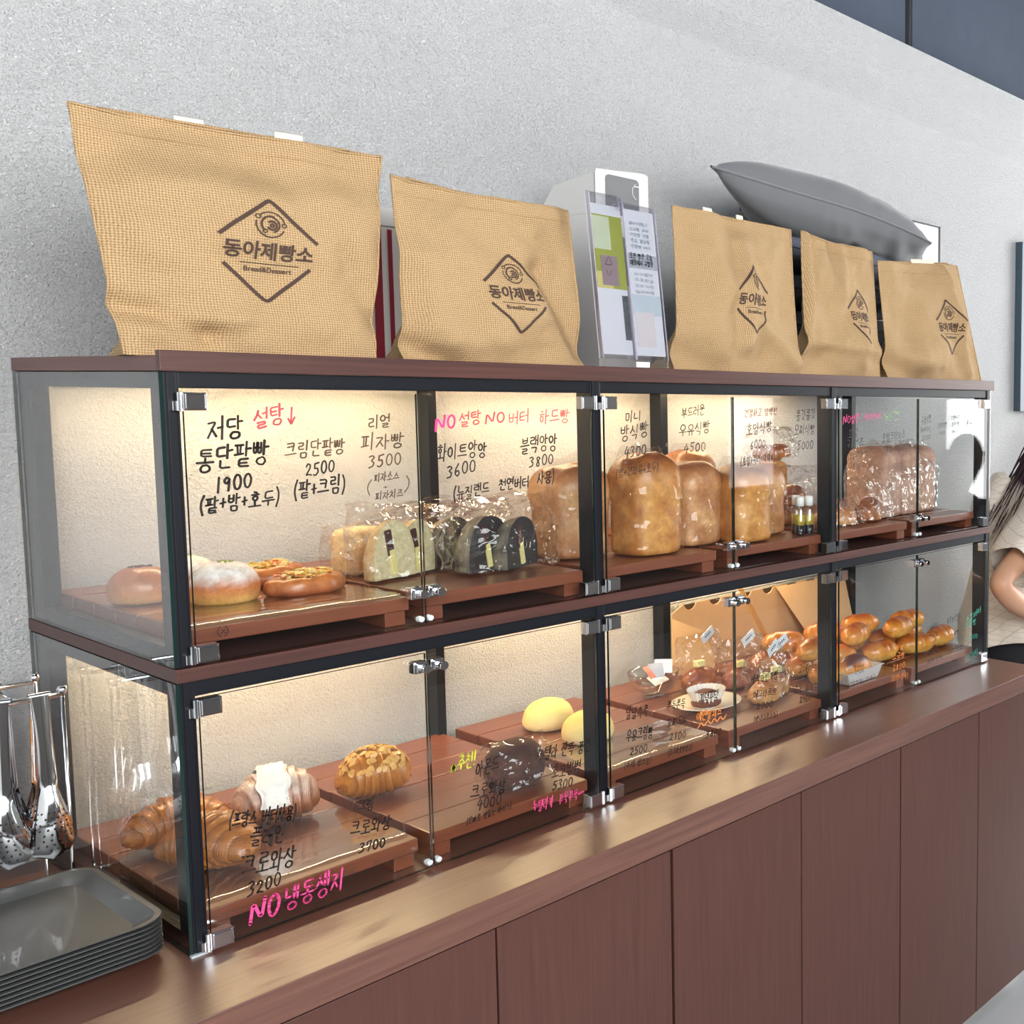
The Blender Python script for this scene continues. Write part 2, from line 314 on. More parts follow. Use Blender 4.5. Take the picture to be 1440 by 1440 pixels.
ring = lambda cx, cy, rx, ry, n=10, a0=0, a1=2*PI: [(cx+rx*math.sin(a0+(a1-a0)*i/n), cy+ry*math.cos(a0+(a1-a0)*i/n)) for i in range(n+1)]
G = {'0': (.62, [ring(.5, .5, .42, .48)]), '1': (.35, [[(.6, 1), (.45, 0)]]), '2': (.62, [[(.1, .75), (.35, 1), (.75, .85), (.7, .55), (.05, .05), (.45, .12), (.95, .02)]]),
     '3': (.6, [[(.1, .9), (.5, 1), (.85, .82), (.35, .55), (.8, .4), (.65, .08), (.05, .0)]]), '4': (.66, [[(.55, 1), (.05, .35), (.98, .42)], [(.75, .75), (.6, -.1)]]),
     '5': (.62, [[(.25, .95), (.2, .55), (.7, .6), (.8, .25), (.4, 0), (.05, .1)], [(.25, .95), (.9, 1)]]), '6': (.6, [[(.65, 1), (.2, .55), (.15, .2), (.5, 0), (.85, .25), (.6, .5), (.2, .35)]]),
     '7': (.6, [[(.12, .6), (.15, .92), (.9, .98), (.5, 0)]]), '8': (.62, [[(.85, .85), (.45, 1), (.2, .75), (.75, .35), (.6, .02), (.2, .15), (.35, .45), (.85, .85)]]), '9': (.6, [[(.8, .75), (.45, .98), (.15, .7), (.45, .5), (.8, .75), (.7, 0)]]),
     'N': (.95, [[(.08, 0), (.15, .95), (.8, .05), (.92, 1)]]), 'O': (.8, [ring(.5, .5, .42, .45)]), 'X': (.8, [[(.1, .95), (.9, .05)], [(.9, .95), (.1, .05)]]),
     '+': (.5, [[(.1, .42), (.9, .46)], [(.5, .7), (.48, .2)]]), '(': (.32, [[(.9, 1.1), (.3, .7), (.25, .3), (.8, -.15)]]), ')': (.32, [[(.1, 1.1), (.7, .75), (.75, .3), (.2, -.15)]]),
     '!': (.3, [[(.6, 1.1), (.45, .4)], [(.4, .1), (.4, .05)]]), '&': (.7, [[(.9, .1), (.25, .8), (.5, 1), (.65, .8), (.15, .3), (.4, 0), (.85, .4)]]), '~': (.55, [[(0, .4), (.3, .6), (.6, .35), (1, .6)]]),
     '·': (.3, [[(.5, .45), (.55, .45)]]), '↓': (.6, [[(.5, 1), (.5, .05)], [(.15, .35), (.5, 0), (.9, .4)]]), '★': (1, [[(.2, 0), (.5, 1), (.8, 0), (.05, .62), (.95, .62), (.2, 0)], [(.5, .8), (.5, .3)], [(.35, .5), (.65, .5)]]),
     '〰': (4, [[(i/9, .9 if i % 2 else .1) for i in range(10)]]), ' ': (.45, [])}
def glyph(ch):
    if ch in G: return G[ch]
    k = ord(ch)-0xAC00
    if k < 0 or k > 11171: return (1, J.get(ch, []))
    c, v, f = CHO[k//588], JUNG[(k % 588)//28], JONG[k % 28]; out = []
    def put(sts, x0, x1, y0, y1):
        for st in sts: out.append([(x0+(x1-x0)*a, y0+(y1-y0)*b) for a, b in st])
    if v in VV:
        if f: put(J[c], 0, .52, .48, .95); put(VV[v], .6, 1, .42, 1.05)
        else: put(J[c], 0, .52, .12, .85); put(VV[v], .6, 1, -.05, 1.05)
    elif v in HV:
        if f: put(J[c], .18, .85, .66, 1.0); put(HV[v], 0, 1, .38, .62)
        else: put(J[c], .15, .85, .46, 1.0); put(HV[v], 0, 1, .0, .44)
    else:
        h, vv = CV[v]
        if f: put(J[c], 0, .5, .66, 1.0); put(HV[h], 0, .6, .42, .62); put(VV[vv], .66, 1, .4, 1.05)
        else: put(J[c], .02, .5, .5, .95); put(HV[h], 0, .6, .1, .46); put(VV[vv], .66, 1, -.05, 1.05)
    if f:
        if len(f) == 1: put(J[f], .22, .85, -.06, .3)
        else: put(J[f[0]], .05, .48, -.06, .3); put(J[f[1]], .54, .98, -.06, .3)
    return (1, out)
def stroke_mesh(mb, pts, wd, mp):
    # smooth the corners a little and lay a flat ribbon with rounded ends
    P = [Vector(p) for p in pts]
    if len(P) > 2:
        Q = [P[0]]
        for i in range(len(P)-1):
            a, b = P[i], P[i+1]
            Q += [a.lerp(b, .18), a.lerp(b, .82)]
        Q.append(P[-1]); P = Q
    for i in range(len(P)-1):
        a, b = P[i], P[i+1]; d = b-a
        if d.length < 1e-7: continue
        d.normalize(); n = Vector((-d.y, d.x))*wd/2; k = d*wd*.12
        qs = [a-k+n, a-k-n, b+k-n, b+k+n]; mb.add([mp(q.x, q.y) for q in qs], [(0, 1, 2, 3)])
    for q in ((P[0], P[-1]) if (P[0]-P[-1]).length > wd*.5 else ()):
        mb.add([mp(q.x+wd/2*math.cos(t*PI/4), q.y+wd/2*math.sin(t*PI/4)) for t in range(8)], [tuple(range(8))])
def write(text, x0, z0, x1, z1, h, wd, y, rng, mbq=None, slant=.12):
    mb = mbq or MB(); tot = sum(glyph(c)[0] for c in text)+.16*(len(text)-1); ln = math.hypot(x1-x0, z1-z0); ux, uz = (x1-x0)/ln, (z1-z0)/ln
    cw = ln/tot; pos = 0
    for c in text:
        gw, sts = glyph(c); dy = rng.uniform(-.05, .05); sc_ = rng.uniform(.9, 1.06); dh = rng.uniform(-.04, .04)
        for st in sts:
            pts = []
            for a, b in st:
                a += rng.uniform(-.02, .02); b += rng.uniform(-.02, .02)
                lx = (pos+gw*a)*cw; lz = (b*sc_+dy)*h + dh*a*h
                lx += lz*slant; pts.append((x0+lx*ux-lz*uz*.4, z0+lx*uz+lz))
            stroke_mesh(mb, pts, wd*rng.uniform(.85, 1.15), lambda a, b: (a, y, b))
        pos += gw+.16
    return mb
TEXTS=[('저당', 0.046, 0.684, 0.085, 0.69, 0.028, 'k', 2.6),
('설탕', 0.099, 0.698, 0.134, 0.705, 0.025, 'r', 2.4),
('↓', 0.138, 0.703, 0.148, 0.704, 0.025, 'r', 2.6),
('통단팥빵', 0.032, 0.645, 0.113, 0.651, 0.031, 'k', 2.8),
('1900', 0.052, 0.615, 0.093, 0.621, 0.02, 'k', 2.8),
('(팥+밤+호두)', 0.033, 0.589, 0.124, 0.594, 0.021, 'k', 2.4),
('크림단팥빵', 0.134, 0.657, 0.209, 0.662, 0.021, 'b', 1.9),
('2500', 0.158, 0.63, 0.195, 0.635, 0.018, 'k', 2.2),
('(팥+크림)', 0.142, 0.6, 0.208, 0.606, 0.024, 'k', 2.3),
('리얼', 0.243, 0.695, 0.273, 0.699, 0.018, 'b', 1.8),
('피자빵', 0.232, 0.666, 0.291, 0.669, 0.021, 'b', 1.9),
('3500', 0.241, 0.638, 0.287, 0.643, 0.017, 'b', 1.9),
('(', 0.236, 0.601, 0.243, 0.601, 0.019, 'b', 1.5),
('피자소스', 0.248, 0.618, 0.283, 0.619, 0.012, 'b', 1.4),
('+', 0.26, 0.606, 0.267, 0.606, 0.006, 'b', 1.3),
('피자치즈', 0.249, 0.59, 0.288, 0.593, 0.012, 'b', 1.4),
(')', 0.29, 0.602, 0.298, 0.601, 0.021, 'b', 1.5),
('NO', 0.339, 0.691, 0.371, 0.696, 0.023, 'p', 4.2),
('설탕', 0.377, 0.697, 0.412, 0.702, 0.021, 'r', 2.0),
('NO', 0.419, 0.7, 0.452, 0.703, 0.018, 'r', 2.8),
('버터', 0.459, 0.7, 0.494, 0.703, 0.02, 'r', 1.8),
('하드빵', 0.513, 0.699, 0.569, 0.703, 0.023, 'r', 1.8),
('화이트앙앙', 0.341, 0.645, 0.419, 0.648, 0.024, 'k', 2.0),
('3600', 0.355, 0.617, 0.401, 0.624, 0.019, 'k', 2.0),
('블랙앙앙', 0.478, 0.65, 0.544, 0.656, 0.025, 'k', 2.1),
('3800', 0.493, 0.626, 0.537, 0.631, 0.018, 'k', 2.0),
('(뉴질랜드', 0.364, 0.581, 0.422, 0.587, 0.021, 'k', 1.9),
('천연버터', 0.439, 0.591, 0.491, 0.595, 0.018, 'k', 2.0),
('사용)', 0.507, 0.597, 0.538, 0.6, 0.021, 'k', 1.9),
('미니', 0.683, 0.7, 0.717, 0.703, 0.018, 'k', 1.8),
('방식빵', 0.672, 0.666, 0.732, 0.674, 0.025, 'k', 1.8),
('4300', 0.679, 0.633, 0.727, 0.639, 0.02, 'k', 1.9),
('(밤+견과류+호두)', 0.661, 0.599, 0.754, 0.607, 0.016, 'k', 1.3),
('부드러운', 0.81, 0.706, 0.866, 0.713, 0.019, 'k', 1.6),
('우유식빵', 0.804, 0.671, 0.878, 0.677, 0.024, 'k', 1.8),
('4500', 0.814, 0.639, 0.867, 0.641, 0.017, 'k', 1.9),
('건강하고 담백한', 0.97, 0.707, 1.062, 0.711, 0.015, 'd', 1.3),
('호밀식빵', 0.975, 0.669, 1.047, 0.677, 0.022, 'k', 1.6),
('6000', 0.986, 0.639, 1.028, 0.642, 0.017, 'k', 1.6),
('(호밀+귀리+아마씨··)', 0.959, 0.605, 1.068, 0.615, 0.018, 'k', 1.3),
('쫄깃쫄깃', 1.119, 0.697, 1.179, 0.703, 0.022, 'k', 1.5),
('모찌식빵', 1.113, 0.666, 1.177, 0.668, 0.022, 'k', 1.5),
('5000', 1.123, 0.633, 1.172, 0.634, 0.019, 'k', 1.7),
('NO설탕', 1.271, 0.688, 1.328, 0.693, 0.02, 'p', 1.8),
('NO버터', 1.343, 0.694, 1.406, 0.699, 0.017, 'p', 1.6),
('비건', 1.422, 0.693, 1.477, 0.696, 0.024, 'g', 1.6),
('호밀', 1.288, 0.654, 1.323, 0.658, 0.019, 'k', 1.4),
('귀런츠', 1.286, 0.629, 1.343, 0.633, 0.021, 'k', 1.5),
('(호밀+크랜베리)', 1.288, 0.605, 1.364, 0.611, 0.015, 'k', 1.1),
('5500', 1.306, 0.581, 1.341, 0.586, 0.014, 'k', 1.1),
('호밀크림치즈', 1.412, 0.642, 1.5, 0.648, 0.02, 'k', 1.4),
('(호밀+크림치즈)', 1.423, 0.615, 1.509, 0.621, 0.014, 'k', 1.1),
('5000', 1.45, 0.575, 1.484, 0.579, 0.013, 'k', 1.1),
('곡물식빵', 1.567, 0.682, 1.609, 0.689, 0.019, 'k', 1.2),
('(버터X)', 1.564, 0.663, 1.606, 0.665, 0.012, 'k', 1.1),
('5000', 1.57, 0.641, 1.606, 0.645, 0.012, 'k', 1.2),
('단호박식빵', 1.64, 0.672, 1.677, 0.675, 0.013, 'k', 1.0),
('5000', 1.643, 0.655, 1.671, 0.656, 0.008, 'k', 0.9),
('크랜베리', 1.696, 0.692, 1.739, 0.695, 0.011, 'k', 1.0),
('호두식빵', 1.7, 0.675, 1.733, 0.676, 0.011, 'k', 1.0),
('5000', 1.703, 0.658, 1.729, 0.659, 0.007, 'k', 0.9),
('통밀', 1.766, 0.678, 1.796, 0.681, 0.011, 'b', 0.9),
('(프랑스 버터사용)', 0.047, 0.161, 0.126, 0.147, 0.021, 'k', 2.1),
('플레인', 0.07, 0.128, 0.11, 0.119, 0.024, 'k', 2.3),
('크로와상', 0.06, 0.09, 0.122, 0.081, 0.027, 'k', 2.4),
('3200', 0.065, 0.059, 0.104, 0.059, 0.019, 'k', 2.3),
('NO', 0.065, 0.019, 0.101, 0.018, 0.031, 'p', 5),
('냉동생지', 0.108, 0.021, 0.184, 0.023, 0.032, 'p', 3.0),
('크림', 0.208, 0.13, 0.229, 0.127, 0.017, 'k', 1.9),
('크로와상', 0.196, 0.095, 0.252, 0.089, 0.021, 'k', 2.1),
('3700', 0.207, 0.066, 0.243, 0.062, 0.015, 'k', 2.0),
('★', 0.345, 0.146, 0.355, 0.145, 0.014, 'y', 2.5),
('추천!', 0.357, 0.146, 0.386, 0.146, 0.023, 'y', 2.2),
('아몬드', 0.386, 0.127, 0.424, 0.125, 0.023, 'k', 2.0),
('크로와상', 0.377, 0.092, 0.435, 0.086, 0.023, 'k', 2.1),
('4000', 0.386, 0.071, 0.427, 0.067, 0.018, 'k', 2.1),
('(진짜로 맛있는 아이스)', 0.369, 0.052, 0.445, 0.054, 0.01, 'k', 1.4),
('누텔라 잔뜩 품은', 0.494, 0.121, 0.595, 0.109, 0.022, 'k', 1.9),
('초코범벅', 0.52, 0.082, 0.575, 0.076, 0.021, 'k', 1.9),
('5300', 0.521, 0.06, 0.559, 0.055, 0.017, 'k', 2.0),
('누텔라가', 0.483, 0.034, 0.521, 0.031, 0.019, 'p', 1.8),
('꾸욱꾸욱~~', 0.531, 0.031, 0.581, 0.029, 0.019, 'p', 1.7),
('달달촉촉', 0.672, 0.147, 0.721, 0.142, 0.021, 'k', 1.8),
('우유크림빵', 0.672, 0.103, 0.731, 0.096, 0.022, 'k', 1.8),
('2500', 0.68, 0.076, 0.718, 0.072, 0.015, 'k', 1.8),
('(수제 생크림)', 0.667, 0.053, 0.727, 0.047, 0.012, 'k', 1.3),
('쫀득쫀득', 0.765, 0.139, 0.808, 0.134, 0.018, 'k', 1.6),
('모찌모찌', 0.765, 0.108, 0.814, 0.102, 0.017, 'k', 1.5),
('2800', 0.771, 0.078, 0.809, 0.073, 0.014, 'k', 1.6),
('(고구마호박앙금)', 0.767, 0.049, 0.826, 0.045, 0.013, 'k', 1.2),
('꾸덕꾸덕', 0.845, 0.132, 0.892, 0.13, 0.021, 'k', 2.1),
('에멘탈치즈', 0.837, 0.1, 0.901, 0.095, 0.018, 'o', 2.0),
('〰', 0.841, 0.083, 0.913, 0.083, 0.012, 'o', 2.4),
('3800', 0.86, 0.059, 0.901, 0.055, 0.014, 'k', 1.6),
('바삭카빈득빵', 0.983, 0.142, 1.06, 0.135, 0.018, 'k', 1.6),
('에그타르트', 0.989, 0.109, 1.055, 0.1, 0.017, 'k', 1.5),
('2700', 0.997, 0.083, 1.045, 0.075, 0.014, 'k', 1.6),
('(바나나초코칩)', 0.989, 0.057, 1.059, 0.051, 0.012, 'k', 1.2),
('고메버터', 1.123, 0.132, 1.18, 0.132, 0.018, 'k', 1.4),
('&', 1.143, 0.116, 1.15, 0.116, 0.008, 'k', 1.1),
('말돈 소금', 1.109, 0.093, 1.17, 0.088, 0.014, 'k', 1.3),
('2900', 1.127, 0.063, 1.163, 0.062, 0.014, 'k', 1.4),
('앙버터', 1.309, 0.1, 1.345, 0.098, 0.011, 'k', 1.1),
('2900', 1.314, 0.089, 1.345, 0.087, 0.009, 'k', 1.1),
('(생크림 가득)', 1.293, 0.062, 1.385, 0.062, 0.011, 'k', 1.0),
('바삭', 1.467, 0.113, 1.498, 0.11, 0.016, 'o', 1.4),
('소금빵', 1.456, 0.093, 1.502, 0.089, 0.017, 'o', 1.4),
('2800', 1.456, 0.064, 1.505, 0.063, 0.015, 'o', 1.6),
('(담백+쫀득)', 1.451, 0.04, 1.517, 0.034, 0.015, 'o', 1.3),
('고메버터', 1.593, 0.134, 1.646, 0.142, 0.016, 'k', 1.2),
('소금빵', 1.603, 0.125, 1.647, 0.12, 0.01, 'k', 1.0),
('3500', 1.603, 0.075, 1.647, 0.074, 0.012, 'k', 1.3),
('(쫀득+담백)', 1.597, 0.052, 1.667, 0.052, 0.009, 'k', 1.0),
('촉촉카스텔라', 1.685, 0.142, 1.748, 0.143, 0.018, 'k', 1.1),
('소금빵', 1.702, 0.11, 1.742, 0.106, 0.012, 'k', 1.1),
('(부드러운)', 1.702, 0.065, 1.763, 0.062, 0.011, 'k', 1.2),
('초코버터', 1.775, 0.126, 1.848, 0.149, 0.016, 't', 1.4),
('소금빵', 1.772, 0.115, 1.824, 0.119, 0.016, 't', 1.3),
('3000', 1.79, 0.079, 1.832, 0.077, 0.012, 't', 1.2),
('(초코가득)', 1.78, 0.02, 1.833, 0.03, 0.017, 't', 1.1)]

# ================================================================ DISPLAY CASE
case = thing('display_case', 'two-tier glass bread case with black frame, walnut shelves and handwritten doors', 'display case', (0.95, .27, 0))
LX = 1.905
MB().box(0, LX, .0125, D-.001, .7735, .7935).build('top_board', LAM_Y, case, bevel=.0008)
MB().box(0, LX, 0, .012, .7735, .8).build('fascia', LAM_F, case, bevel=.0008)
MB().box(0, LX, 0, D-.001, .370, .3885).build('shelf_board', LAM_F, case, bevel=.0008)
PX = [(.0045, .0205), (.617, .637), (1.236, 1.257), (1.873, 1.892)]
BX = [(.0045, .025), (.600, .617), (1.165, 1.187), (1.873, 1.892)]
for z0, z1 in ((0, .3695), (.389, .773)):
    for x0, x1 in PX:
        MB().box(x0, x1, .006, .047, z0, z1).box(x0+.003, x1-.003, .0045, .006, z0, z1).build('front_post', STEEL, case, bevel=.001)
    for x0, x1 in BX: MB().box(x0, x1, .485 if x0 < .1 else .5, .54, z0, z1).build('back_post', STEEL, case, bevel=.001)
    MB().box(.0205, 1.873, .007, .032, z1-.021, z1).build('front_rail', STEEL, case, bevel=.001)
    MB().box(.025, 1.873, .515, .54, z1-.018, z1).build('back_rail', STEEL, case, bevel=.001)
    for x0, x1 in ((.0045, .0205), (1.876, 1.892)):
        MB().box(x0, x1, .047, .485, z1-.022, z1).build('side_rail', STEEL, case, bevel=.001)
        MB().box(x0, x1, .047, .485, z0, z0+.024).build('side_rail', STEEL, case, bevel=.001)
    for x0, x1 in ((0, .004), (1.8925, 1.8965)):
        m = MB(); m.box(x0, x1, .006, .545, z0+.001, z1-.001); m.mi = [1, 1, 1, 1, 0, 0]
        m.build('side_glass', [GLASS, GEDGE], case)
MB().box(-.0005, .022, .0, .006, .0, .003).build('silicone_seal', plain('clear_silicone', srgb(190, 200, 205), .3), case)
WARM = emit('warm_led_strip', (1, .74, .43, 1), 118); ALU = plain('brushed_aluminium', (.7, .7, .7, 1), .3, 1)
def led(x0, x1, y, z, k=1):
    s = MB().box(x0, x1, y-.008, y+.008, z, z+.006).build('led_strip', ALU, case)
    MB().box(x0+.002, x1-.002, y-.006, y+.006, z-.0015, z-.0002).build('diffuser', WARM, s)
for x0, x1 in ((.036, .585), (.65, 1.15), (1.2, 1.60)): led(x0, x1, .45, .765); led(x0, x1, .45, .362)
TEXTS_BY_DOOR = {}
rngw = random.Random(5)
doorx = [(.0225, .3135), (.3175, .6145), (.640, .939), (.943, 1.2335), (1.260, 1.555), (1.559, 1.8705)]
def ztop(z): return (.3925, .7475) if z > .38 else (.003, .3465)
for di, (x0, x1) in enumerate(doorx):
    for lev in (0, 1):
        z0, z1 = (.3925, .7475) if lev else (.003, .3465)
        m = MB().box(x0, x1, 0, .005, z0, z1); m.mi = [1, 1, 0, 0, 1, 1]
        dr = m.build('glass_door', [GLASS, GEDGE], case)
        left = di % 2 == 0
        for zc in (z1-.0125, z0+.0125):
            hm = MB(); hx = x0-.006 if left else x1+.006; s = 1 if left else -1
            a, b = sorted((hx+s*.004, hx+s*.029))
            hm.box(a, b, -.006, .011, zc-.0115, zc+.0115)
            hm.box(a+.002, b-.002, -.0075, -.006, zc-.0095, zc+.0095)
            hm.cyl((hx+s*.001, -.003, zc-.0125), (hx+s*.001, -.003, zc+.0125), .0033, 12)
            hm.cyl((hx+s*.0052, -.004, zc-.0115), (hx+s*.0052, -.004, zc+.0115), .0018, 8)
            hm.box(min(hx, hx-s*.006), max(hx, hx-s*.006), -.002, .006, zc-.012, zc+.001)
            hm.build('hinge', CHROME, dr, bevel=.0006, seg=1)
        kx = (x1-.011) if left else (x0+.011); kz = .443 if lev else .327
        km = MB().box(kx-.0095, kx+.0095, -.005, .0095, kz-.009, kz+.009).box(kx-.006, kx+.008, -.009, -.005, kz-.0065, kz+.0065)
        km.tube([(kx+.001, -.008, kz), (kx+.001, -.014, kz), (kx+.001, -.0145, kz), (kx+.001, -.019, kz), (kx+.001, -.0195, kz), (kx+.001, -.024, kz)], [.0045, .0045, .0058, .0058, .0068, .0068], 18)
        km.build('knob', CHROME, dr, bevel=.0005, seg=1)
        bx = (x1-.005) if left else (x0+.005); bz = .401 if lev else .0125
        MB().tube([(bx, 0, bz), (bx, -.003, bz), (bx, -.0045, bz)], [.0048, .0045, .003], 14).tube([(bx, .005, bz), (bx, .009, bz)], [.0048, .004], 14).build('bumper', plain('clear_rubber', srgb(215, 222, 222), .15, 0, .6), dr)
        for (t, a0, b0, a1, b1, h, c, wm) in TEXTS:
            if x0-.004 <= (a0+a1)/2 < x1+.003 and (b0 > .37) == bool(lev):
                fac = {'p': 1.0}.get(c, 1)
                write(t, a0, b0, a1, b1, h, min(wm*.00105, h*.18) if c != 'p' else min(wm*.00085, h*.2), -.0006, rngw).build('handwriting', INK[c], dr)
        if di == 0 and lev == 1:
            mk = MB(); cx, cz = .052, .4305
            stroke_mesh(mk, ring(cx, cz, .0058, .007, 14, .4, 2.8), .0011, lambda a, b: (a, -.0006, b)); stroke_mesh(mk, ring(cx, cz, .0058, .007, 14, 3.5, 5.9), .0011, lambda a, b: (a, -.0006, b))
            write('ㅈ', cx-.003, cz-.003, cx+.003, cz-.003, .006, .0009, -.0006, rngw, mk); mk.build('ring_sticker', INK['k'], dr)

# ================================================================ SLATTED TRAYS
def slat_tray(x0, x1, z, label, nclip=0):
    t = thing('slatted_tray', label, 'tray', ((x0+x1)/2, .28, z), 'slatted wooden trays in the case'); n = 6; y0, y1 = .03, .515; pw = (y1-y0)/n
    rr = random.Random(int(x0*997)+int(z*100))
    for i in range(n):
        a = y0+i*pw; dx = rr.uniform(-.001, .001)
        MB().box(x0+dx, x1+dx, a+.0012, a+pw-.0012, z+.023, z+.0435+rr.uniform(-.0008, .0008)).build('plank', PLANK, t, bevel=.0018)
    for a, b in ((x0+.004, x0+.034), (x1-.034, x1-.004)):
        MB().box(a, b, y0+.006, y1-.006, z+.0002, z+.0228).build('foot', PLANK, t, bevel=.001)
    return t
names6 = ['leftmost', 'second from the left', 'third from the left', 'fourth from the left', 'fifth from the left', 'rightmost']
up_what = ['under the sugared buns and pizza breads', 'under the bagged white cream sandwiches', 'under the black sandwich bag and first loaf', 'under the tall bagged loaves', 'under the brown bagged breads', 'under the big stacked bread blocks']
lo_what = ['under the two plain croissants and the cream croissant', 'under the almond croissant and bagged chocolate bread', 'under the two pale yellow buns', 'under the sugar packet bowl and plate', 'under the foil tin and the salt rolls', 'under the right end of the salt rolls']
tx = [(.0235, .308), (.328, .612), (.642, .922), (.95, 1.232), (1.264, 1.55), (1.572, 1.855)]
for k, (a, b) in enumerate(tx):
    slat_tray(a, b, .3888, 'slatted wooden tray on the upper shelf %s' % up_what[k])
    slat_tray(a, b, .0002, 'slatted wooden tray on the lower level %s' % lo_what[k])
UZ, LZ = .4333, .0447       # tray tops

# ================================================================ BREADS
def dome(cx, cy, z0, rx, ry, h, colf, wob=.03, seed=0, rz=0, n=40, m=20, p=2.2, low=.32, wf=9, local=False):
    """a bun: flat foot, widest at low*h, rounded top"""
    mb = MB(); ca, sa = math.cos(rz), math.sin(rz)
    def fn(a, b):
        th = 2*PI*a; ph = b
        if ph < .22: q = ph/.22; r = .78+.22*math.sin(q*PI/2); z = low*(1-math.cos(q*PI/2)) if q > 0 else 0
        else: q = (ph-.22)/.78; r = max(0, math.cos(q*PI/2))**(2/p); z = low+(1-low)*math.sin(q*PI/2)**(2/p*.98)
        if ph == 0: r = .0001
        elif ph < .03: r = .7
        k = 1+wob*nz(math.cos(th)*1.7+seed, math.sin(th)*1.7, z*2)+wob*.4*nz(math.cos(th)*wf*.5+seed, math.sin(th)*wf*.5, z*6)
        x = rx*r*k*math.cos(th); y = ry*r*k*math.sin(th)
        return (cx+x*ca-y*sa, cy+x*sa+y*ca, z0+h*z*(1+wob*.5*nz(x*30+seed, y*30, 3)))
    mb.grid(fn, n, m, wrapu=True, colf=lambda a, b, pt: colf(a, b, (pt[2]-z0)/h, pt)); return mb
BR_D, BR_M, BR_L, BR_F = L((150, 78, 36)), L((205, 128, 62)), L((236, 188, 116)), L((246, 222, 170))
def c_glossy(a, b, t, p): return lerp(lerp(L((222, 180, 120)), L((208, 140, 84)), t*3), L((184, 112, 72)), (t-.3)*1.6)
def c_sugar(a, b, t, p):
    base = lerp(L((232, 190, 110)), L((205, 120, 66)), t*2.4); return lerp(base, L((244, 242, 240)), (t-.42+.10*nz(p[0]*260, p[1]*260, p[2]*260)+.08*nz(p[0]*60, p[1]*60, 1))*3.4)
t = thing('glossy_bun', 'round glossy brown bun with black sesame at the left end of upper tray', 'bread', (.038, .30, UZ))
t.location.x = .0645
dome(.0645, .30, UZ, .040, .042, .054, c_glossy, .02, 1).build('crust', SHINY, t, True)
m = MB(); r_ = random.Random(3)
for i in range(90):
    a, q = r_.uniform(0, 6.28), r_.uniform(0, 1)**.5*.012; x, y = .0645+math.cos(a)*q*1.2, .30+math.sin(a)*q; m.box(x-.0008, x+.0008, y-.0005, y+.0005, UZ+.0525-q*.08, UZ+.0548-q*.08)
m.build('sesame_seeds', plain('black_sesame', srgb(30, 28, 30), .6), t, kind='stuff')
for (x, y, s, lab, sd) in ((.131, .20, 1, 'round bun dusted with white sugar, front one beside the pizza breads', 4), (.125, .318, .97, 'round bun dusted with white sugar, partly hidden behind the front one', 9)):
    t = thing('sugared_bun', lab, 'bread', (x, y, UZ), 'sugar dusted buns')
    dome(x, y, UZ, .0435*s, .043*s, .062*s, c_sugar, .03, sd).build('crust', MATTE_BREAD, t, True)
    m = MB(); r_ = random.Random(sd)
    for i in range(26):
        a, q = r_.uniform(0, 6.28), r_.uniform(0, 1)**.5*.011; px, py = x+math.cos(a)*q, y+math.sin(a)*q; m.box(px-.0012, px+.0012, py-.001, py+.001, UZ+.0605*s-q*.08, UZ+.0630*s-q*.08)
    m.build('green_tea_crumbs', plain('green_crumbs', srgb(150, 160, 90), .9), t, kind='stuff')
def pizza(x, y, rz, sd, lab):
    t = thing('pizza_bread', lab, 'bread', (x, y, UZ), 'pizza breads')
    ca, sa = math.cos(rz), math.sin(rz)
    def shape(a, r):        # braided edge, two lobes
        th = a*2*PI; R = 1+.10*abs(math.sin(th*3.5+sd))-.05
        return R*r
    def cf(a, b, q, p): return lerp(L((150, 80, 52)), L((196, 122, 66)), q*1.4)
    mb = MB()
    def fn(a, b):
        th = 2*PI*a; R = 1+.09*abs(math.sin(th*3+sd))
        if b < .3: q = b/.3; r = .75+.25*math.sin(q*PI/2); z = .35*(1-math.cos(q*PI/2))
        elif b < .75: q = (b-.3)/.45; r = 1-.32*q*q; z = .35+.6*math.sin(q*PI/2)
        else: q = (b-.75)/.25; r = .68*(1-q); z = .95-.22*math.sin(q*PI/2)
        if b == 0: r = 0
        X = .053*r*R*math.cos(th); Y_ = .040*r*R*math.sin(th); return (x+X*ca-Y_*sa, y+X*sa+Y_*ca, UZ+.031*z*(1+.2*nz(X*40+sd, Y_*40, 1)))
    mb.grid(fn, 48, 20, wrapu=True, colf=lambda a, b, p: cf(a, b, (p[2]-UZ)/.031, p)); mb.build('crust', SHINY, t, True)
    m = MB(); r_ = random.Random(sd)
    cs = [L((240, 205, 100)), L((232, 180, 90)), L((226, 214, 130)), L((206, 110, 60)), L((236, 220, 160)), L((120, 140, 60))]
    for i in range(150):
        a, q = r_.uniform(0, 6.28), r_.uniform(0, 1)**.5; X, Y_ = .037*q*math.cos(a), .027*q*math.sin(a); s = r_.uniform(.0016, .0034)
        R = Matrix.Translation((x+X*ca-Y_*sa, y+X*sa+Y_*ca, UZ+.027+r_.uniform(0, .009))) @ Matrix.Rotation(r_.uniform(0, 3), 4, 'Z') @ Matrix.Rotation(r_.uniform(-.6, .6), 4, 'X')
        m.box(-s*1.6, s*1.6, -s*.6, s*.6, -s*.4, s*.4, R, r_.choice(cs[:5] if r_.random() < .93 else cs))
    m.build('cheese_topping', BREAD, t, kind='stuff')
pizza(.232, .185, .12, 2, 'oval pizza bread with melted cheese and corn, nearest the glass'); pizza(.235, .315, .5, 7, 'oval pizza bread with melted cheese, behind the nearer pizza bread')

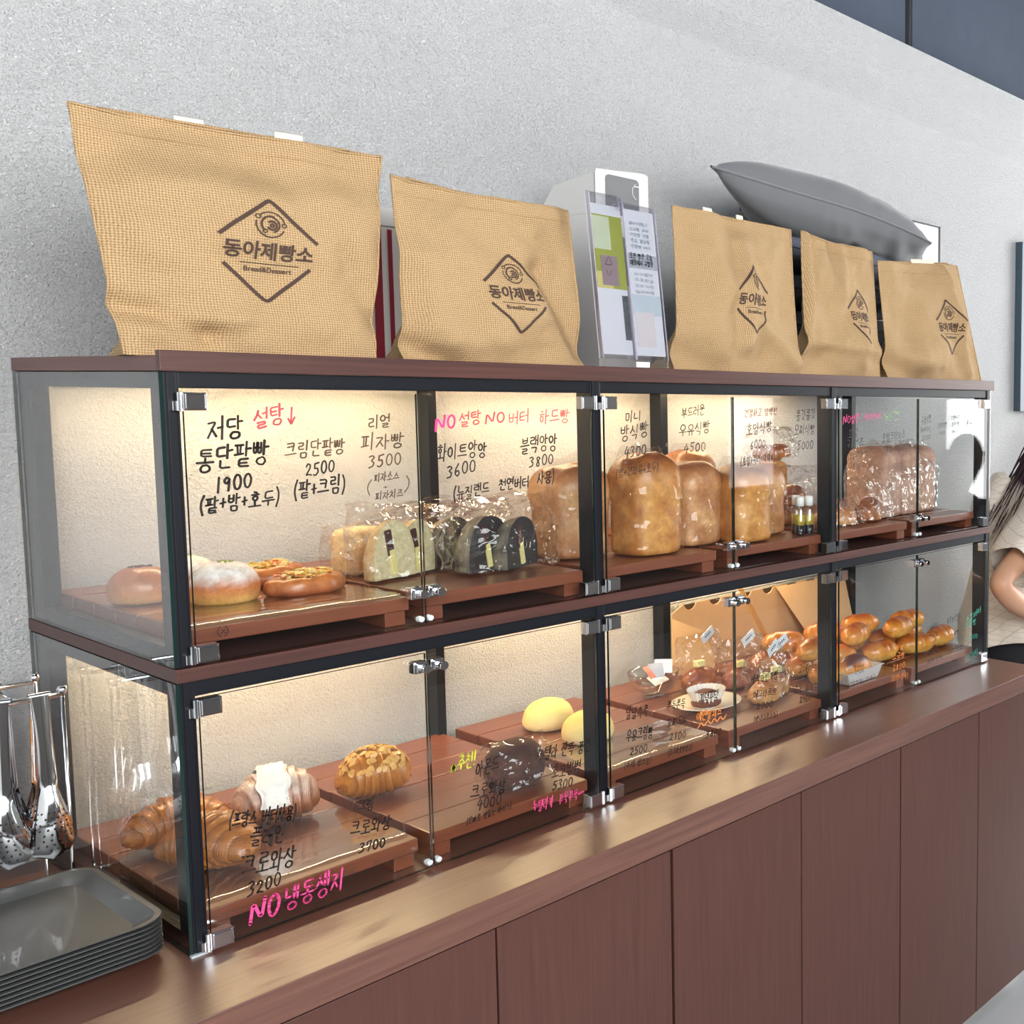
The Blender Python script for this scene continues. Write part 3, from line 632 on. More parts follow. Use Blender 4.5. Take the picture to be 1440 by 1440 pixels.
def film_bag(cx, cy, z0, w, d, h, rz, sd, flare=1.0, top=.3, lean=0, name='bag_film', parent=None, mat=None, amp=.12, n=22, m=14, topz=0):
    mb = MB(); ca, sa = math.cos(rz), math.sin(rz)
    def fn(a, b):
        th = 2*PI*a; c, s = math.cos(th), math.sin(th); q = .55
        X = math.copysign(abs(c)**q, c); Y_ = math.copysign(abs(s)**q, s)
        hh = h*(1+top); z = hh*b
        k = 1 if b < .6 else 1-(b-.6)/.4
        dd = d/2*(k**.8*.96+.04); ww = w/2*(1 if b < .6 else 1+(flare-1)*(b-.6)/.4)
        if b == 0: dd *= .85; ww *= .9
        f = 1+amp*nz(X*2.2+sd, Y_*2.2+b*3, b*4)
        X, Y_ = X*ww*f, Y_*dd*f
        z += h*.12*nz(X*20+sd, 7, b*2)*(b > .8)+topz*X
        X += lean*z
        return (cx+X*ca-Y_*sa, cy+X*sa+Y_*ca, z0+max(.0006, z))
    mb.grid(fn, n, m, wrapu=True)
    return mb.build(name, mat or CELLO, parent)

def cut_bun(parent, cx, cy, z0, w, h, dep, rz, crust, crumb, sd, fill=True):
    """half of a round filled bread, its flat cut face turned to -y of its own frame"""
    ca, sa = math.cos(rz), math.sin(rz)
    def T(X, Y_, Z): return (cx+X*ca-Y_*sa, cy+X*sa+Y_*ca, z0+Z)
    mb = MB()
    def fn(a, b):
        th = PI*a; ph = b*PI/2      # outline angle, depth
        ox = -math.cos(th); oz = math.sin(th)**.8
        if a in (0, 1): oz = 0
        r = math.cos(ph)**.75 if b < 1 else 0
        k = 1+.05*nz(ox*2+sd, oz*2, b)
        return T(w/2*ox*r*k*(1-.12*(1-oz)), dep*math.sin(ph)**1.1, h*(.02+.96*oz*(.25+.75*r))*k)
    def cf(a, b, p):
        n_ = nz(p[0]*45+sd, p[1]*45, p[2]*45); return lerp(crust[0], crust[1], .5+n_*1.2)
    mb.grid(fn, 20, 9, colf=cf, flip=True)
    # cut face
    vs = [T(*q) for q in [(-w/2*math.cos(PI*i/20)*(1-.12*(1-max(0, math.sin(PI*i/20))**.8)), 0, h*(.02+.96*max(0, math.sin(PI*i/20))**.8)) for i in range(21)]]
    mb.add(vs, [tuple(range(21))], [crumb]*21)
    # base
    mb.build('bread', MATTE_BREAD, parent, True)
    if fill:
        R = Matrix.Translation((cx, cy, z0)) @ Matrix.Rotation(rz, 4, 'Z') @ Matrix.Rotation(.16, 4, 'Y').inverted()
        MB().box(-.007, .006, -.0025, .012, h*.40, h*.84, R).build('red_bean_paste', plain('red_bean_paste', srgb(70, 36, 34), .6, 0, 0, 60, .3, 200, .4), parent, bevel=.002)
        MB().box(-.005, .005, -.0035, .012, h*.08, h*.50, R).build('butter', plain('butter_slab', srgb(232, 222, 150), .35, 0, .2), parent, bevel=.001)
WC, WI = (L((206, 176, 128)), L((232, 208, 160))), L((222, 216, 176))
KC, KI = (L((70, 66, 62)), L((150, 144, 130))), L((44, 44, 46))
def sandwich(x, y, z, lab, crust, crumb, w, h, rz, sd, two=True, bagw=1.1, dx=.055, dy=-.01, flare=1.15, top=.3):
    t = thing('bagged_sandwich', lab, 'bread', (x, y, z), 'bagged red bean butter sandwiches')
    cut_bun(t, x-dx/2, y-dy/2, z+.002, w, h, w*.5, rz, crust, crumb, sd)
    if two: cut_bun(t, x+dx/2, y+dy/2, z+.002, w*.95, h*.95, w*.5, rz+.12, crust, crumb, sd+5)
    film_bag(x, y+.015, z+.0005, (w+dx)*bagw, w*.95+.03, h, rz*.3, sd, flare, top, parent=t)
    return t
sandwich(.395, .20, UZ, 'white filled sandwich halves in clear bag left of the door knobs', WC, WI, .092, .102, .30, 11, dx=.050, dy=.02)
sandwich(.478, .27, UZ, 'white filled sandwich halves in clear bag behind the door gap', WC, WI, .085, .09, .35, 17, True, dx=.045)
sandwich(.533, .135, UZ, 'large charcoal black sandwich halves with butter in clear bag, nearest the glass', KC, KI, .112, .10, .34, 23, dx=.055, flare=.95, top=.35)
sandwich(.53, .245, UZ, 'charcoal black sandwich halves in clear bag, behind the nearest black one', KC, KI, .10, .09, .3, 29, dx=.045)
t = thing('bagged_bread_cube', 'pale square bread block in clear bag, far left of the bagged sandwiches', 'bread', (.36, .31, UZ))
mb = MB()
def rbox(mb, cx, cy, z0, w, d, h, rz, cf, sd=0, dome_=.0, e=5, n=36, m=14, wob=.02, sh=.78):
    ca, sa = math.cos(rz), math.sin(rz)
    def fn(a, b):
        th = 2*PI*a; c, s = math.cos(th), math.sin(th); q = 2/e
        X = math.copysign(abs(c)**q, c); Y_ = math.copysign(abs(s)**q, s)
        if b <= .08: r = b/.08*.93; z = 0
        elif b < .16: r = .93+.07*(b-.08)/.08; z = .04*(b-.08)/.08
        elif b < .7: r = 1; z = .04+(sh-.04)*(b-.16)/.54
        else: k = (b-.7)/.3; r = max(0, math.cos(k*PI/2))**.55*(1+dome_*math.sin(k*PI)); z = sh+(1-sh)*math.sin(k*PI/2)
        f = 1+wob*nz(X*2+sd, Y_*2, z*3); X, Y_ = X*w/2*r*f, Y_*d/2*r*f
        return (cx+X*ca-Y_*sa, cy+X*sa+Y_*ca, z0+h*z*(1+wob*nz(X*25+sd, Y_*25)))
    mb.grid(fn, n, m, wrapu=True, colf=lambda a, b, p: cf(a, b, (p[2]-z0)/h, p)); return mb
rbox(mb, .372, .31, UZ+.001, .075, .06, .08, .3, lambda a, b, t, p: lerp(L((236, 190, 130)), L((248, 226, 180)), t+.4*nz(p[0]*50, p[1]*50, p[2]*50)), 3).build('bread', MATTE_BREAD, t, True)
film_bag(.366, .31, UZ+.0005, .10, .075, .085, .3, 31, 1.25, .05, parent=t)
# tall bagged loaves
def c_loaf(a, b, t, p):
    n_ = nz(p[0]*30, p[1]*30, p[2]*30); return lerp(lerp(L((186, 122, 60)), L((216, 160, 88)), .5+n_*1.3), L((140, 78, 42)), (t-.72)*4+n_*.6)
def c_pale(a, b, t, p):
    n_ = nz(p[0]*24, p[1]*24, p[2]*24); return lerp(lerp(L((190, 134, 90)), L((222, 174, 122)), .5+n_*1.3), L((160, 100, 66)), (t-.74)*4+n_*.6)
def loaf(x, y, w, d, h, rz, cf, sd, lab):
    t = thing('bagged_loaf', lab, 'bread', (x, y, UZ), 'bagged sandwich loaves'); m = MB()
    rbox(m, x, y, UZ+.001, w, d, h*.97, rz, cf, sd, .16, 3, 60, 40, .055, .52).build('loaf', BREAD, t, True)
    film_bag(x, y, UZ+.0005, w*1.1, d*1.12, h, rz, sd, .8, .06, parent=t, amp=.06, mat=CELLO2); return t
loaf(.705, .20, .125, .12, .185, .1, c_pale, 41, 'bagged pale loaf immediately right of the second post from the left')
loaf(.815, .115, .118, .115, .205, -.05, c_loaf, 43, 'tallest bagged loaf, golden brown, standing close to the glass')
loaf(.955, .15, .115, .11, .180, .1, c_pale, 47, 'bagged pale loaf between the tallest loaf and the door knobs')
loaf(1.055, .10, .105, .11, .175, -.1, c_loaf, 53, 'bagged golden loaf immediately right of the upper door knobs')
loaf(1.16, .16, .10, .11, .165, .0, c_pale, 59, 'bagged pale loaf behind the oil bottles')
loaf(.99, .34, .11, .11, .185, .2, c_loaf, 61, 'bagged loaf in the back row near the wall')
loaf(1.13, .36, .11, .11, .19, .1, c_pale, 67, 'bagged loaf in the back row close to the wall post')
t = thing('bagged_bun', 'brown rolls in a crumpled clear bag lying on top of loaves above the bottles', 'bread', (1.19, .14, UZ+.166))
for i, (dx, dy) in enumerate(((-.025, 0), (.028, .012))):
    dome(1.19+dx, .14+dy, UZ+.174, .03, .026, .032, lambda a, b, t, p: lerp(BR_M, L((140, 76, 44)), t), .06, 60+i).build('roll', SHINY, t, True)
film_bag(1.19, .145, UZ+.1735, .125, .08, .045, .1, 71, 1.15, .6, parent=t, amp=.25)
def bottle(x, y, lab):
    t = thing('sauce_bottle', lab, 'bottle', (x, y, UZ), 'little oil and balsamic bottles')
    MB().lathe([(0, UZ), (.0095, UZ+.0005), (.0105, UZ+.003), (.0105, UZ+.022), (.0, UZ+.022)], x, y, 18).build('balsamic_layer', plain('dark_balsamic', srgb(30, 26, 40), .1, 0, .5), t, True)
    MB().lathe([(0, UZ+.0222), (.0105, UZ+.0223), (.0105, UZ+.046), (0, UZ+.046)], x, y, 18).build('oil_layer', plain('yellow_oil', srgb(206, 184, 40), .1, 0, .5), t, True)
    MB().lathe([(.0112, UZ+.0003), (.0116, UZ+.003), (.0116, UZ+.055), (.008, UZ+.062), (.0065, UZ+.066)], x, y, 18).build('glass', film('bottle_glass%d' % int(x*1000), (.93, .93, .93, 1), .12, .7), t, True)
    MB().lathe([(0, UZ+.0655), (.0095, UZ+.066), (.0098, UZ+.086), (.0085, UZ+.088), (0, UZ+.088)], x, y, 18).build('cap', plain('frosted_white_cap', srgb(232, 232, 228), .5), t, True)
bottle(1.196, .062, 'small oil and balsamic bottle, left one of three'); bottle(1.2205, .058, 'small oil and balsamic bottle, middle one of three'); bottle(1.2095, .088, 'small oil and balsamic bottle, rear one of three')
# right bay, upper level
def c_roll(a, b, t, p):
    n_ = nz(p[0]*40, p[1]*40, p[2]*40); return lerp(lerp(L((236, 196, 120)), L((214, 140, 68)), t*2.2+n_*.5), L((170, 86, 38)), (t-.45)*1.8+n_*.4)
def c_brown(a, b, t, p): return lerp(L((196, 130, 76)), L((128, 72, 46)), t*1.3+.5*nz(p[0]*40, p[1]*40, p[2]*40))
def bagged_rolls(x, y, z, lab, lst, bw, bd, bh, sd, cf=c_brown):
    t = thing('bagged_rolls', lab, 'bread', (x, y, z), 'brown bagged rolls')
    for i, (dx, dy, dz, rx, ry, h, rz) in enumerate(lst): dome(x+dx, y+dy, z+.001+dz, rx, ry, h, cf, .1, sd+i, rz).build('roll', SHINY, t, True)
    film_bag(x, y, z+.0005, bw, bd, bh, .1, sd, 1.1, .3, parent=t, amp=.2)
bagged_rolls(1.355, .10, UZ, 'brown knotted rolls in clear bag at the left front of the right bay', [(-.04, 0, 0, .04, .03, .04, .3), (.035, .01, 0, .04, .032, .042, -.3)], .17, .09, .05, 73, lambda a, b, t, p: lerp(L((222, 174, 120)), L((190, 120, 72)), t+.5*nz(p[0]*40, p[1]*40, p[2]*40)))
bagged_rolls(1.345, .23, UZ, 'dark brown rolls heaped in clear bag behind the knotted rolls', [(-.035, 0, 0, .04, .035, .05, .3), (.035, .0, 0, .04, .035, .05, -.3), (0, .01, .045, .045, .035, .05, 0)], .17, .1, .11, 79)
t = thing('walnut_bread', 'golden ring topped bread standing at the back left of the right bay', 'bread', (1.40, .36, UZ))
rbox(MB(), 1.40, .36, UZ+.001, .07, .06, .15, 0, lambda a, b, t, p: lerp(L((240, 208, 150)), L((206, 140, 80)), t+.6*nz(p[0]*60, p[1]*60, p[2]*60)), 5, .1).build('bread', MATTE_BREAD, t, True)
MB().tube([(1.40+.02*math.cos(a*PI/8), .36+.02*math.sin(a*PI/8), UZ+.158) for a in range(17)], .009, 8, False, (.55, .25, .07)).build('ring_topping', BREAD, t, True)
t = thing('bread_block_bag', 'three tall brown bread blocks in one clear bag, right end of upper shelf', 'bread', (1.66, .2, UZ))
for i, (x, y) in enumerate(((1.585, .17), (1.675, .175), (1.765, .19))):
    rbox(MB(), x, y, UZ+.001, .085, .13, .185, .03, lambda a, b, t, p: lerp(L((196, 160, 140)), L((136, 96, 84)), (t-.5)*1.4+.6*nz(p[0]*20, p[1]*20, p[2]*40)), i*3, .06, 7, 40, 20, .02).build('bread_block', MATTE_BREAD, t, True)
film_bag(1.675, .18, UZ+.0005, .30, .165, .195, .03, 83, .95, .02, parent=t, amp=.05)
bagged_rolls(1.50, .115, UZ, 'slim bread in a creased clear bag leaning left of the tall bread blocks', [(0, 0, 0, .05, .03, .06, .2)], .15, .09, .09, 89)

# ---------------------------------------------------------------- lower level
def croissant(parent, cx, cy, z0, ln, R0, bend, rz, sd, layers=9, colA=None, colB=None, n=30, m=90, flat=.82, powder=0, ev=(1.7, .72)):
    colA = colA or L((206, 134, 58)); colB = colB or L((132, 70, 28)); ca, sa = math.cos(rz), math.sin(rz); mb = MB()
    def fn(a, b):
        th = 2*PI*a; u = b*2-1; ang = u*bend; X0 = ln/2*(math.sin(ang)/max(1e-6, math.sin(bend))) if bend > .01 else ln/2*u
        Y0 = -ln/2/max(.1, bend)*(1-math.cos(ang))*.9 if bend > .01 else 0
        env = max(0, 1-abs(u)**ev[0])**ev[1]
        s_ = abs(u)*layers+.9*math.sin(th+.6)*(1 if u > 0 else -1)*.35+.25*nz(sd, th*.6, u*3); saw = s_-math.floor(s_)
        r = R0*(env*.95+.05)*(1+.13*(saw**2-.4)*(1 if abs(u) > .04 else .2))*(1+.012*math.sin(s_*32))+R0*.02*nz(th*3+sd, u*14)
        tx_, ty_ = math.cos(ang), -math.sin(ang)
        lat, up = math.sin(th)*r*.98, math.cos(th)*r
        X = X0+lat*(-ty_); Y_ = Y0+lat*tx_; Z = R0*flat*(.62+.38*env)+up*flat
        Z = max(Z, .0008); return (cx+X*ca-Y_*sa, cy+X*sa+Y_*ca, z0+Z)
    def cf(a, b, p):
        u = b*2-1; th = 2*PI*a; s_ = abs(u)*layers+.9*math.sin(th+.6)*(1 if u > 0 else -1)*.35+.25*nz(sd, th*.6, u*3); saw = s_-math.floor(s_)
        f2 = .5+.5*math.sin(s_*32); c = lerp(colB, colA, .30+.60*saw+.55*(f2-.5)); c = lerp(c, L((120, 62, 26)), .35*max(0, (p[2]-z0)/(2*R0)-.6)+.3*nz(p[0]*40+sd, p[1]*40, p[2]*40))
        if powder:
            k = (p[2]-z0)/(2*R0*flat); c = lerp(c, L((246, 240, 236)), powder*(k-.35)*1.5*(1 if saw > .3 else .35)+.2*nz(p[0]*200, p[1]*200, p[2]*200)*k)
        return c
    mb.grid(fn, n, m, wrapu=True, colf=cf); return mb.build('croissant_body', SHINY, parent, True)
t = thing('croissant', 'plain golden croissant seen through the side glass, farther back', 'bread', (.075, .30, LZ), 'plain croissants')
croissant(t, .096, .31, LZ, .128, .048, .8, -.35, 3, 5, m=300)
t = thing('croissant', 'plain golden croissant just right of the corner post, nearest the door', 'bread', (.085, .17, LZ), 'plain croissants')
croissant(t, .092, .185, LZ, .135, .049, .8, -1.05, 6, 5, m=300)
t = thing('cream_croissant', 'sugar dusted croissant with thick white cream down its middle', 'bread', (.215, .28, LZ))
croissant(t, .219, .285, LZ, .116, .048, .25, -.28, 8, 4, L((196, 128, 78)), L((112, 58, 36)), flat=.93, powder=.9, m=280, ev=(2.3, .52))
mb = MB()
def crm(a, b):
    th = -1.25+2.9*a; u = (b-.5); w_ = .020*(1+.35*nz(a*5, 3, 2)); r = .0475*1.0+.004+.0035*nz(a*14, b*9, 1)+.002*nz(a*40, b*30, 5)+(.004 if .1 < b < .9 else -.002)
    X = u*2*w_+.004*nz(a*6, 1); lat = -math.sin(th)*r*.98; up = math.cos(th)*r*.93; rz = -.28
    X -= .006
    return (.219+X*math.cos(rz)-lat*math.sin(rz)*-1*-1, .285+X*math.sin(rz)+lat*math.cos(rz), LZ+.0475*.93*.99+up)
mb.grid(crm, 40, 16); mb.build('cream', plain('whipped_cream', srgb(250, 248, 240), .55, 0, 0, 50, .02, 130, .8, .003), t, True)
# almond croissant with single flakes
t = thing('almond_croissant', 'round golden croissant covered in sliced almonds', 'bread', (.364, .27, LZ))
croissant(t, .364, .275, LZ, .108, .045, .45, -.35, 12, 4, L((206, 140, 56)), L((150, 86, 32)), flat=.92, m=240, ev=(2.3, .52))
ALM = plain('sliced_almond', srgb(216, 168, 92), .5, 0, .1, 300, .3)
pm = MB(); pts = [(.0075*math.cos(a*PI/5)*(1 if math.cos(a*PI/5) < 0 else .8), .0046*math.sin(a*PI/5)) for a in range(10)]
pm.add([(x, y, .0005-.9*(x*x)*8) for x, y in pts]+[(x, y, -.0005-.9*(x*x)*8) for x, y in pts], [tuple(range(10)), tuple(range(19, 9, -1))]+[(i, i+10, (i+1) % 10+10, (i+1) % 10) for i in range(10)])
proto = pm.build('almond_flake', ALM, None, local=True); r_ = random.Random(8); first = True
for i in range(150):
    th, ph = r_.uniform(0, 2*PI), r_.uniform(0, 1)**.6*1.35
    nrm = Vector((math.sin(ph)*math.cos(th), math.sin(ph)*math.sin(th), math.cos(ph)))
    p = Vector((.053*nrm.x, .046*nrm.y, .040+.0445*nrm.z)); q = nrm.to_track_quat('Z', 'Y').to_matrix().to_4x4()
    o = proto if first else proto.copy()
    if not first: col.objects.link(o)
    first = False; o.parent = t
    rot = Matrix.Rotation(-.35, 4, 'Z')
    o.matrix_basis = Matrix.Translation(Vector((0, 0.005, 0))+rot @ p+Vector((r_.uniform(-.002, .002), 0, r_.uniform(0, .003)))) @ rot @ q @ Matrix.Rotation(r_.uniform(0, 6), 4, 'Z') @ Matrix.Rotation(r_.uniform(-.8, .8), 4, 'X') @ Matrix.Scale(.85, 4)
# bagged chocolate bread
t = thing('bagged_chocolate_bread', 'dark chocolate bread wrapped in clear film on the lower tray', 'bread', (.53, .13, LZ))
def c_choc(a, b, t, p): return lerp(L((88, 46, 30)), L((70, 36, 26)), .5+nz(p[0]*50, p[1]*50, p[2]*50))
dome(.53, .125, LZ+.001, .053, .044, .078, c_choc, .08, 5, .1, p=2.6).build('bread', MATTE_BREAD, t, True)
film_bag(.528, .122, LZ+.0005, .124, .098, .066, -.06, 91, .9, .3, parent=t, amp=.16)
for (x, y, lab, sd) in ((.757, .365, 'pale yellow soft bun, the farther left one of the pair', 2), (.752, .225, 'pale yellow soft bun, half hidden by the middle post', 6)):
    o = dome(x, y, LZ, .050, .050, .060, lambda a, b, t, p: lerp(L((246, 232, 180)), L((240, 220, 130)), t*1.2), .03, sd, low=.25).build('soft_bun', bread_mat('steamed_bun_skin', .6, .05, 20, .05, var=.1), None, True)
    tag(o, lab, 'bread', 'pale yellow soft buns')
# glass bowl with packets
t = thing('glass_bowl', 'clear round glass bowl holding small packets in the lower middle bay', 'bowl', (1.03, .37, LZ))
bp = [(0, 0), (.024, .0), (.026, .004), (.045, .02), (.056, .045), (.058, .058), (.0565, .0585), (.054, .045), (.043, .022), (.022, .006), (0, .006)]
MB().lathe([(r, LZ+.0005+z) for r, z in bp], 1.03, .37, 32).build('bowl', film('bowl_glass', (.95, .96, .96, 1), .08, .9), t, True)
def packet(x, y, z, R, c, lab, w=.02, h=.03):
    mb = MB(); mb.grid(lambda a, b: tuple(R @ Vector(((a-.5)*2*w, (b-.5)*2*h*.55, .003*math.sin(a*PI)*math.sin(b*PI)))+Vector((x, y, z))), 6, 6)
    mb.grid(lambda a, b: tuple(R @ Vector(((a-.5)*2*w, (b-.5)*2*h*.55, -.003*math.sin(a*PI)*math.sin(b*PI)-.0004))+Vector((x, y, z))), 6, 6, flip=True)
    o = mb.build('sugar_packet', c, None, True); tag(o, lab, 'packet', 'packets in the glass bowl'); return o
ER = lambda a, b, c: Matrix.Rotation(c, 3, 'Z') @ Matrix.Rotation(a, 3, 'X') @ Matrix.Rotation(b, 3, 'Y')
WP = plain('white_packet_paper', srgb(222, 224, 230), .35, 0, .2); RP = plain('coral_packet_paper', srgb(236, 130, 110), .35, 0, .2); GP = plain('grey_packet_foil', srgb(150, 156, 170), .3, .2)
packet(1.000, .345, LZ+.066, ER(.9, .2, .4), RP, 'coral red packet sticking out at the left rim of the bowl')
packet(1.022, .35, LZ+.065, ER(1.2, .3, -.3), WP, 'white packet standing upright at the bowl\'s centre left')
packet(1.035, .362, LZ+.040, ER(.5, -.2, .1), WP, 'white packet lying flat in the front of the bowl')
packet(1.04, .38, LZ+.060, ER(1.2, -.4, .8), GP, 'grey foil packet leaning back in the bowl')
packet(1.058, .37, LZ+.064, ER(1.1, .1, -.8), WP, 'white packet leaning on the right rim of the bowl')
packet(1.02, .375, LZ+.028, ER(.3, .1, .9), GP, 'grey foil packet at the bottom of the bowl')
# plate, paper cup
px_, py_ = 1.03, .19
o = MB().lathe([(0, LZ+.0006), (.035, LZ+.0006), (.038, LZ+.004), (.075, LZ+.016), (.0765, LZ+.018), (.074, LZ+.0185), (.04, LZ+.0075), (0, LZ+.007)], px_, py_, 44).build('cream_plate', plain('glazed_cream_plate', srgb(236, 230, 214), .15, 0, .6, 20, .03), None, True)
tag(o, 'round cream ceramic plate carrying the paper cup muffin', 'plate')
t = thing('muffin', 'chocolate muffin in a pleated white paper cup on the plate', 'muffin', (1.02, .18, LZ+.008))
mb = MB(); mb.grid(lambda a, b: ((1.02+(.025+.016*b)*(1+.05*math.cos(a*2*PI*24))*math.cos(a*2*PI)), (.18+(.025+.016*b)*(1+.05*math.cos(a*2*PI*24))*math.sin(a*2*PI)), LZ+.009+.041*b), 96, 2, wrapu=True)
mb.build('paper_cup', plain('white_baking_paper', srgb(240, 234, 224), .7), t, True)
dome(1.02, .18, LZ+.012, .033, .033, .036, lambda a, b, t, p: L((110, 60, 40)), .1, 4).build('cake', MATTE_BREAD, t, True)
def pastry_bag(x, y, w, h, rz, sd, lab, cf):
    t = thing('bagged_pastry', lab, 'bread', (x, y, LZ), 'bagged pastries with folded labels')
    dome(x, y, LZ+.001, w*.42, .03, h*.5, cf, .15, sd, rz).build('pastry', BREAD, t, True)
    R = Matrix.Translation((x, y, LZ+h*.6)) @ Matrix.Rotation(rz, 4, 'Z')
    MB().box(-.012, .012, -.008, .008, -.006, .008, R).build('butter', plain('butter_slab', srgb(232, 222, 150), .35, 0, .2), t, bevel=.001)
    film_bag(x, y, LZ+.0005, w, .065, h, rz, sd, 1.05, .35, parent=t, amp=.22)
    R = Matrix.Translation((x+w*.22, y, LZ+h*1.26)) @ Matrix.Rotation(rz+.15, 4, 'Z') @ Matrix.Rotation(-.5, 4, 'Y')
    MB().box(-.022, .022, -.0008, .0008, -.011, .011, R).build('paper_label', plain('white_label_paper', srgb(226, 232, 236), .5), t)
    lm = MB()
    for k in range(4): lm.box(-.011+k*.006, -.007+k*.006, -.0012, -.0009, -.002, .003, R)
    lm.build('label_print', plain('blue_grey_print', srgb(90, 100, 130), .6), t)
pastry_bag(1.13, .33, .12, .10, .0, 101, 'bagged twisted pastry behind the left rim of the plate', lambda a, b, t, p: lerp(BR_M, L((140, 70, 50)), t+.7*nz(p[0]*60, p[1]*60, p[2]*60)))
pastry_bag(1.20, .265, .12, .09, -.1, 103, 'bagged long pastry behind the right rim of the plate', lambda a, b, t, p: lerp(L((190, 120, 90)), L((150, 84, 66)), t))
pastry_bag(1.145, .125, .115, .095, .1, 107, 'bagged pastry nearest the door, right of the plate', lambda a, b, t, p: lerp(L((226, 176, 100)), L((180, 110, 60)), t+.7*nz(p[0]*60, p[1]*60, p[2]*60)))
pastry_bag(1.205, .15, .075, .095, -.2, 109, 'bagged pastry pressed against the third post', lambda a, b, t, p: lerp(L((230, 186, 110)), L((176, 110, 60)), t+.6*nz(p[0]*60, p[1]*60, p[2]*60)))
# kraft box with half-moon notches
t = thing('kraft_box', 'open kraft cardboard box with notched rim leaning against the wall', 'box', (1.42, .47, LZ))
KR = plain('kraft_cardboard', srgb(204, 168, 124), .8, 0, 0, 60, .06, 200, .2, .0005)
z1 = .221; pts = [(1.165, z1-.07), (1.165, z1-.02), (1.20, z1)]
for nx in (1.222, 1.304, 1.409, 1.49, 1.583, 1.66): pts += [(nx-.020, z1)]+[(nx-.019*math.cos(k*PI/6), z1-.017*math.sin(k*PI/6)) for k in range(1, 6)]+[(nx+.020, z1)]
pts += [(1.80, z1), (1.80, LZ+.001), (1.165, LZ+.001)]
MB().poly(pts, .468, .471).build('back_panel', KR, t)
for nx in (1.222, 1.304, 1.409, 1.49, 1.583, 1.66): MB().poly([(nx-.019*math.cos(k*PI/6), z1-.002-.017*math.sin(k*PI/6)) for k in range(0, 7)], .4715, .4725).build('notch_shade_patch', plain('notch_shade_brown', srgb(74, 52, 34), .9), t)  # dark pieces behind the notches, coloured as the shade inside them
MB().add([(1.165, .468, LZ+.001), (1.165, .468, z1-.03), (1.205, .40, z1-.06), (1.225, .375, LZ+.04), (1.215, .39, LZ+.001)], [(0, 1, 2, 3, 4)]).build('side_flap', KR, t)
MB().add([(1.52, .467, z1-.004), (1.80, .467, z1-.004), (1.80, .42, LZ+.001), (1.62, .42, LZ+.001)], [(0, 1, 2, 3)]).build('folded_panel', KR, t)
sm = MB(); sx0, sz0 = 1.575, .155
for a in ((sx0, sx0+.05, sz0, sz0+.001), (sx0, sx0+.05, sz0+.014, sz0+.015), (sx0, sx0+.001, sz0, sz0+.015), (sx0+.049, sx0+.05, sz0, sz0+.015)): sm.box(a[0], a[1], .4655, .4662, a[2], a[3])
for k in range(5): sm.box(sx0+.006+k*.009, sx0+.010+k*.009, .4655, .4662, sz0+.004, sz0+.011)
sm.build('printed_stamp', PRINT, t)
o = MB().tube([(1.325, .40, LZ+.21), (1.375, .385, LZ+.11), (1.42, .37, LZ+.02)], [.006, .0065, .007], 8).build('wooden_stick', plain('light_wood_stick', srgb(196, 146, 84), .6, 0, 0, 60, .2), None, True)
tag(o, 'thin wooden stick leaning diagonally against the kraft box', 'stick')
# salt rolls
def salt_roll(x, y, z, ln, R0, rz, sd, lab):
    t = None; mb = MB(); ca, sa = math.cos(rz), math.sin(rz)
    def fn(a, b):
        th = 2*PI*a; u = b*2-1; env = max(0, 1-abs(u)**2.6)**.5; s_ = abs(u)*2.2+.25*math.sin(th); saw = s_-math.floor(s_)
        r = R0*(env*.97+.03)*(1+.09*(saw-.5)); lat, up = math.sin(th)*r, math.cos(th)*r
        return (x+(ln/2*u)*ca-lat*sa, y+(ln/2*u)*sa+lat*ca, z+max(.0005, R0*.8+up*.85))
    mb.grid(fn, 24, 30, wrapu=True, colf=lambda a, b, p: lerp(lerp(L((240, 204, 112)), L((226, 152, 62)), (p[2]-z)/(R0*1.65)*1.7+.4*nz(p[0]*40+sd, p[1]*40)), L((176, 86, 34)), ((p[2]-z)/(R0*1.65)-.55)*1.9+.5*nz(p[0]*30+sd, p[1]*30, 4)))
    o = mb.build('salt_roll', SHINY, None, True); tag(o, lab, 'bread', 'salt butter rolls heaped in the lower right bay')
rolls = [(1.335, .10, 0, 'salt roll on the heap nearest the third post, front row'), (1.36, .21, 0, 'salt roll in the second row next to the third post'), (1.345, .31, 0, 'salt roll in the back row close to the kraft box'),
         (1.35, .17, 1, 'salt roll on top of the left heap by the third post'), (1.36, .28, 1, 'shiny salt roll at the back top of the left heap'),
         (1.47, .20, 0, 'salt roll low behind the foil tin'), (1.49, .31, 0, 'salt roll low at the back, behind the foil tin'), (1.575, .14, 0, 'salt roll in the bottom row right of the foil tin'),
         (1.59, .26, 0, 'salt roll in the bottom row at the middle back'), (1.70, .115, 0, 'salt roll in the front bottom row under the orange lettering'), (1.70, .22, 0, 'salt roll in the bottom row under the lower door gap'),
         (1.815, .115, 0, 'rightmost salt roll of the front bottom row'), (1.80, .23, 0, 'salt roll at the right end of the back bottom row'),
         (1.535, .19, 1, 'largest salt roll on top of the heap, turned toward the glass'), (1.50, .27, 1, 'salt roll on top of the heap at the left back'), (1.635, .26, 1, 'salt roll on the top row at centre back'),
         (1.665, .15, 1, 'salt roll on the top row just left of the lower door gap'), (1.755, .19, 1, 'salt roll on the top row just right of the lower door gap')]
for i, (x, y, lv, lab) in enumerate(rolls): salt_roll(x, y, LZ+.0005+lv*.047, .112+.008*nz(i*3.3), .0335, [-.45, .2, -.25, .35, -.6][i % 5]*(1 if lv else .6), i*7, lab)
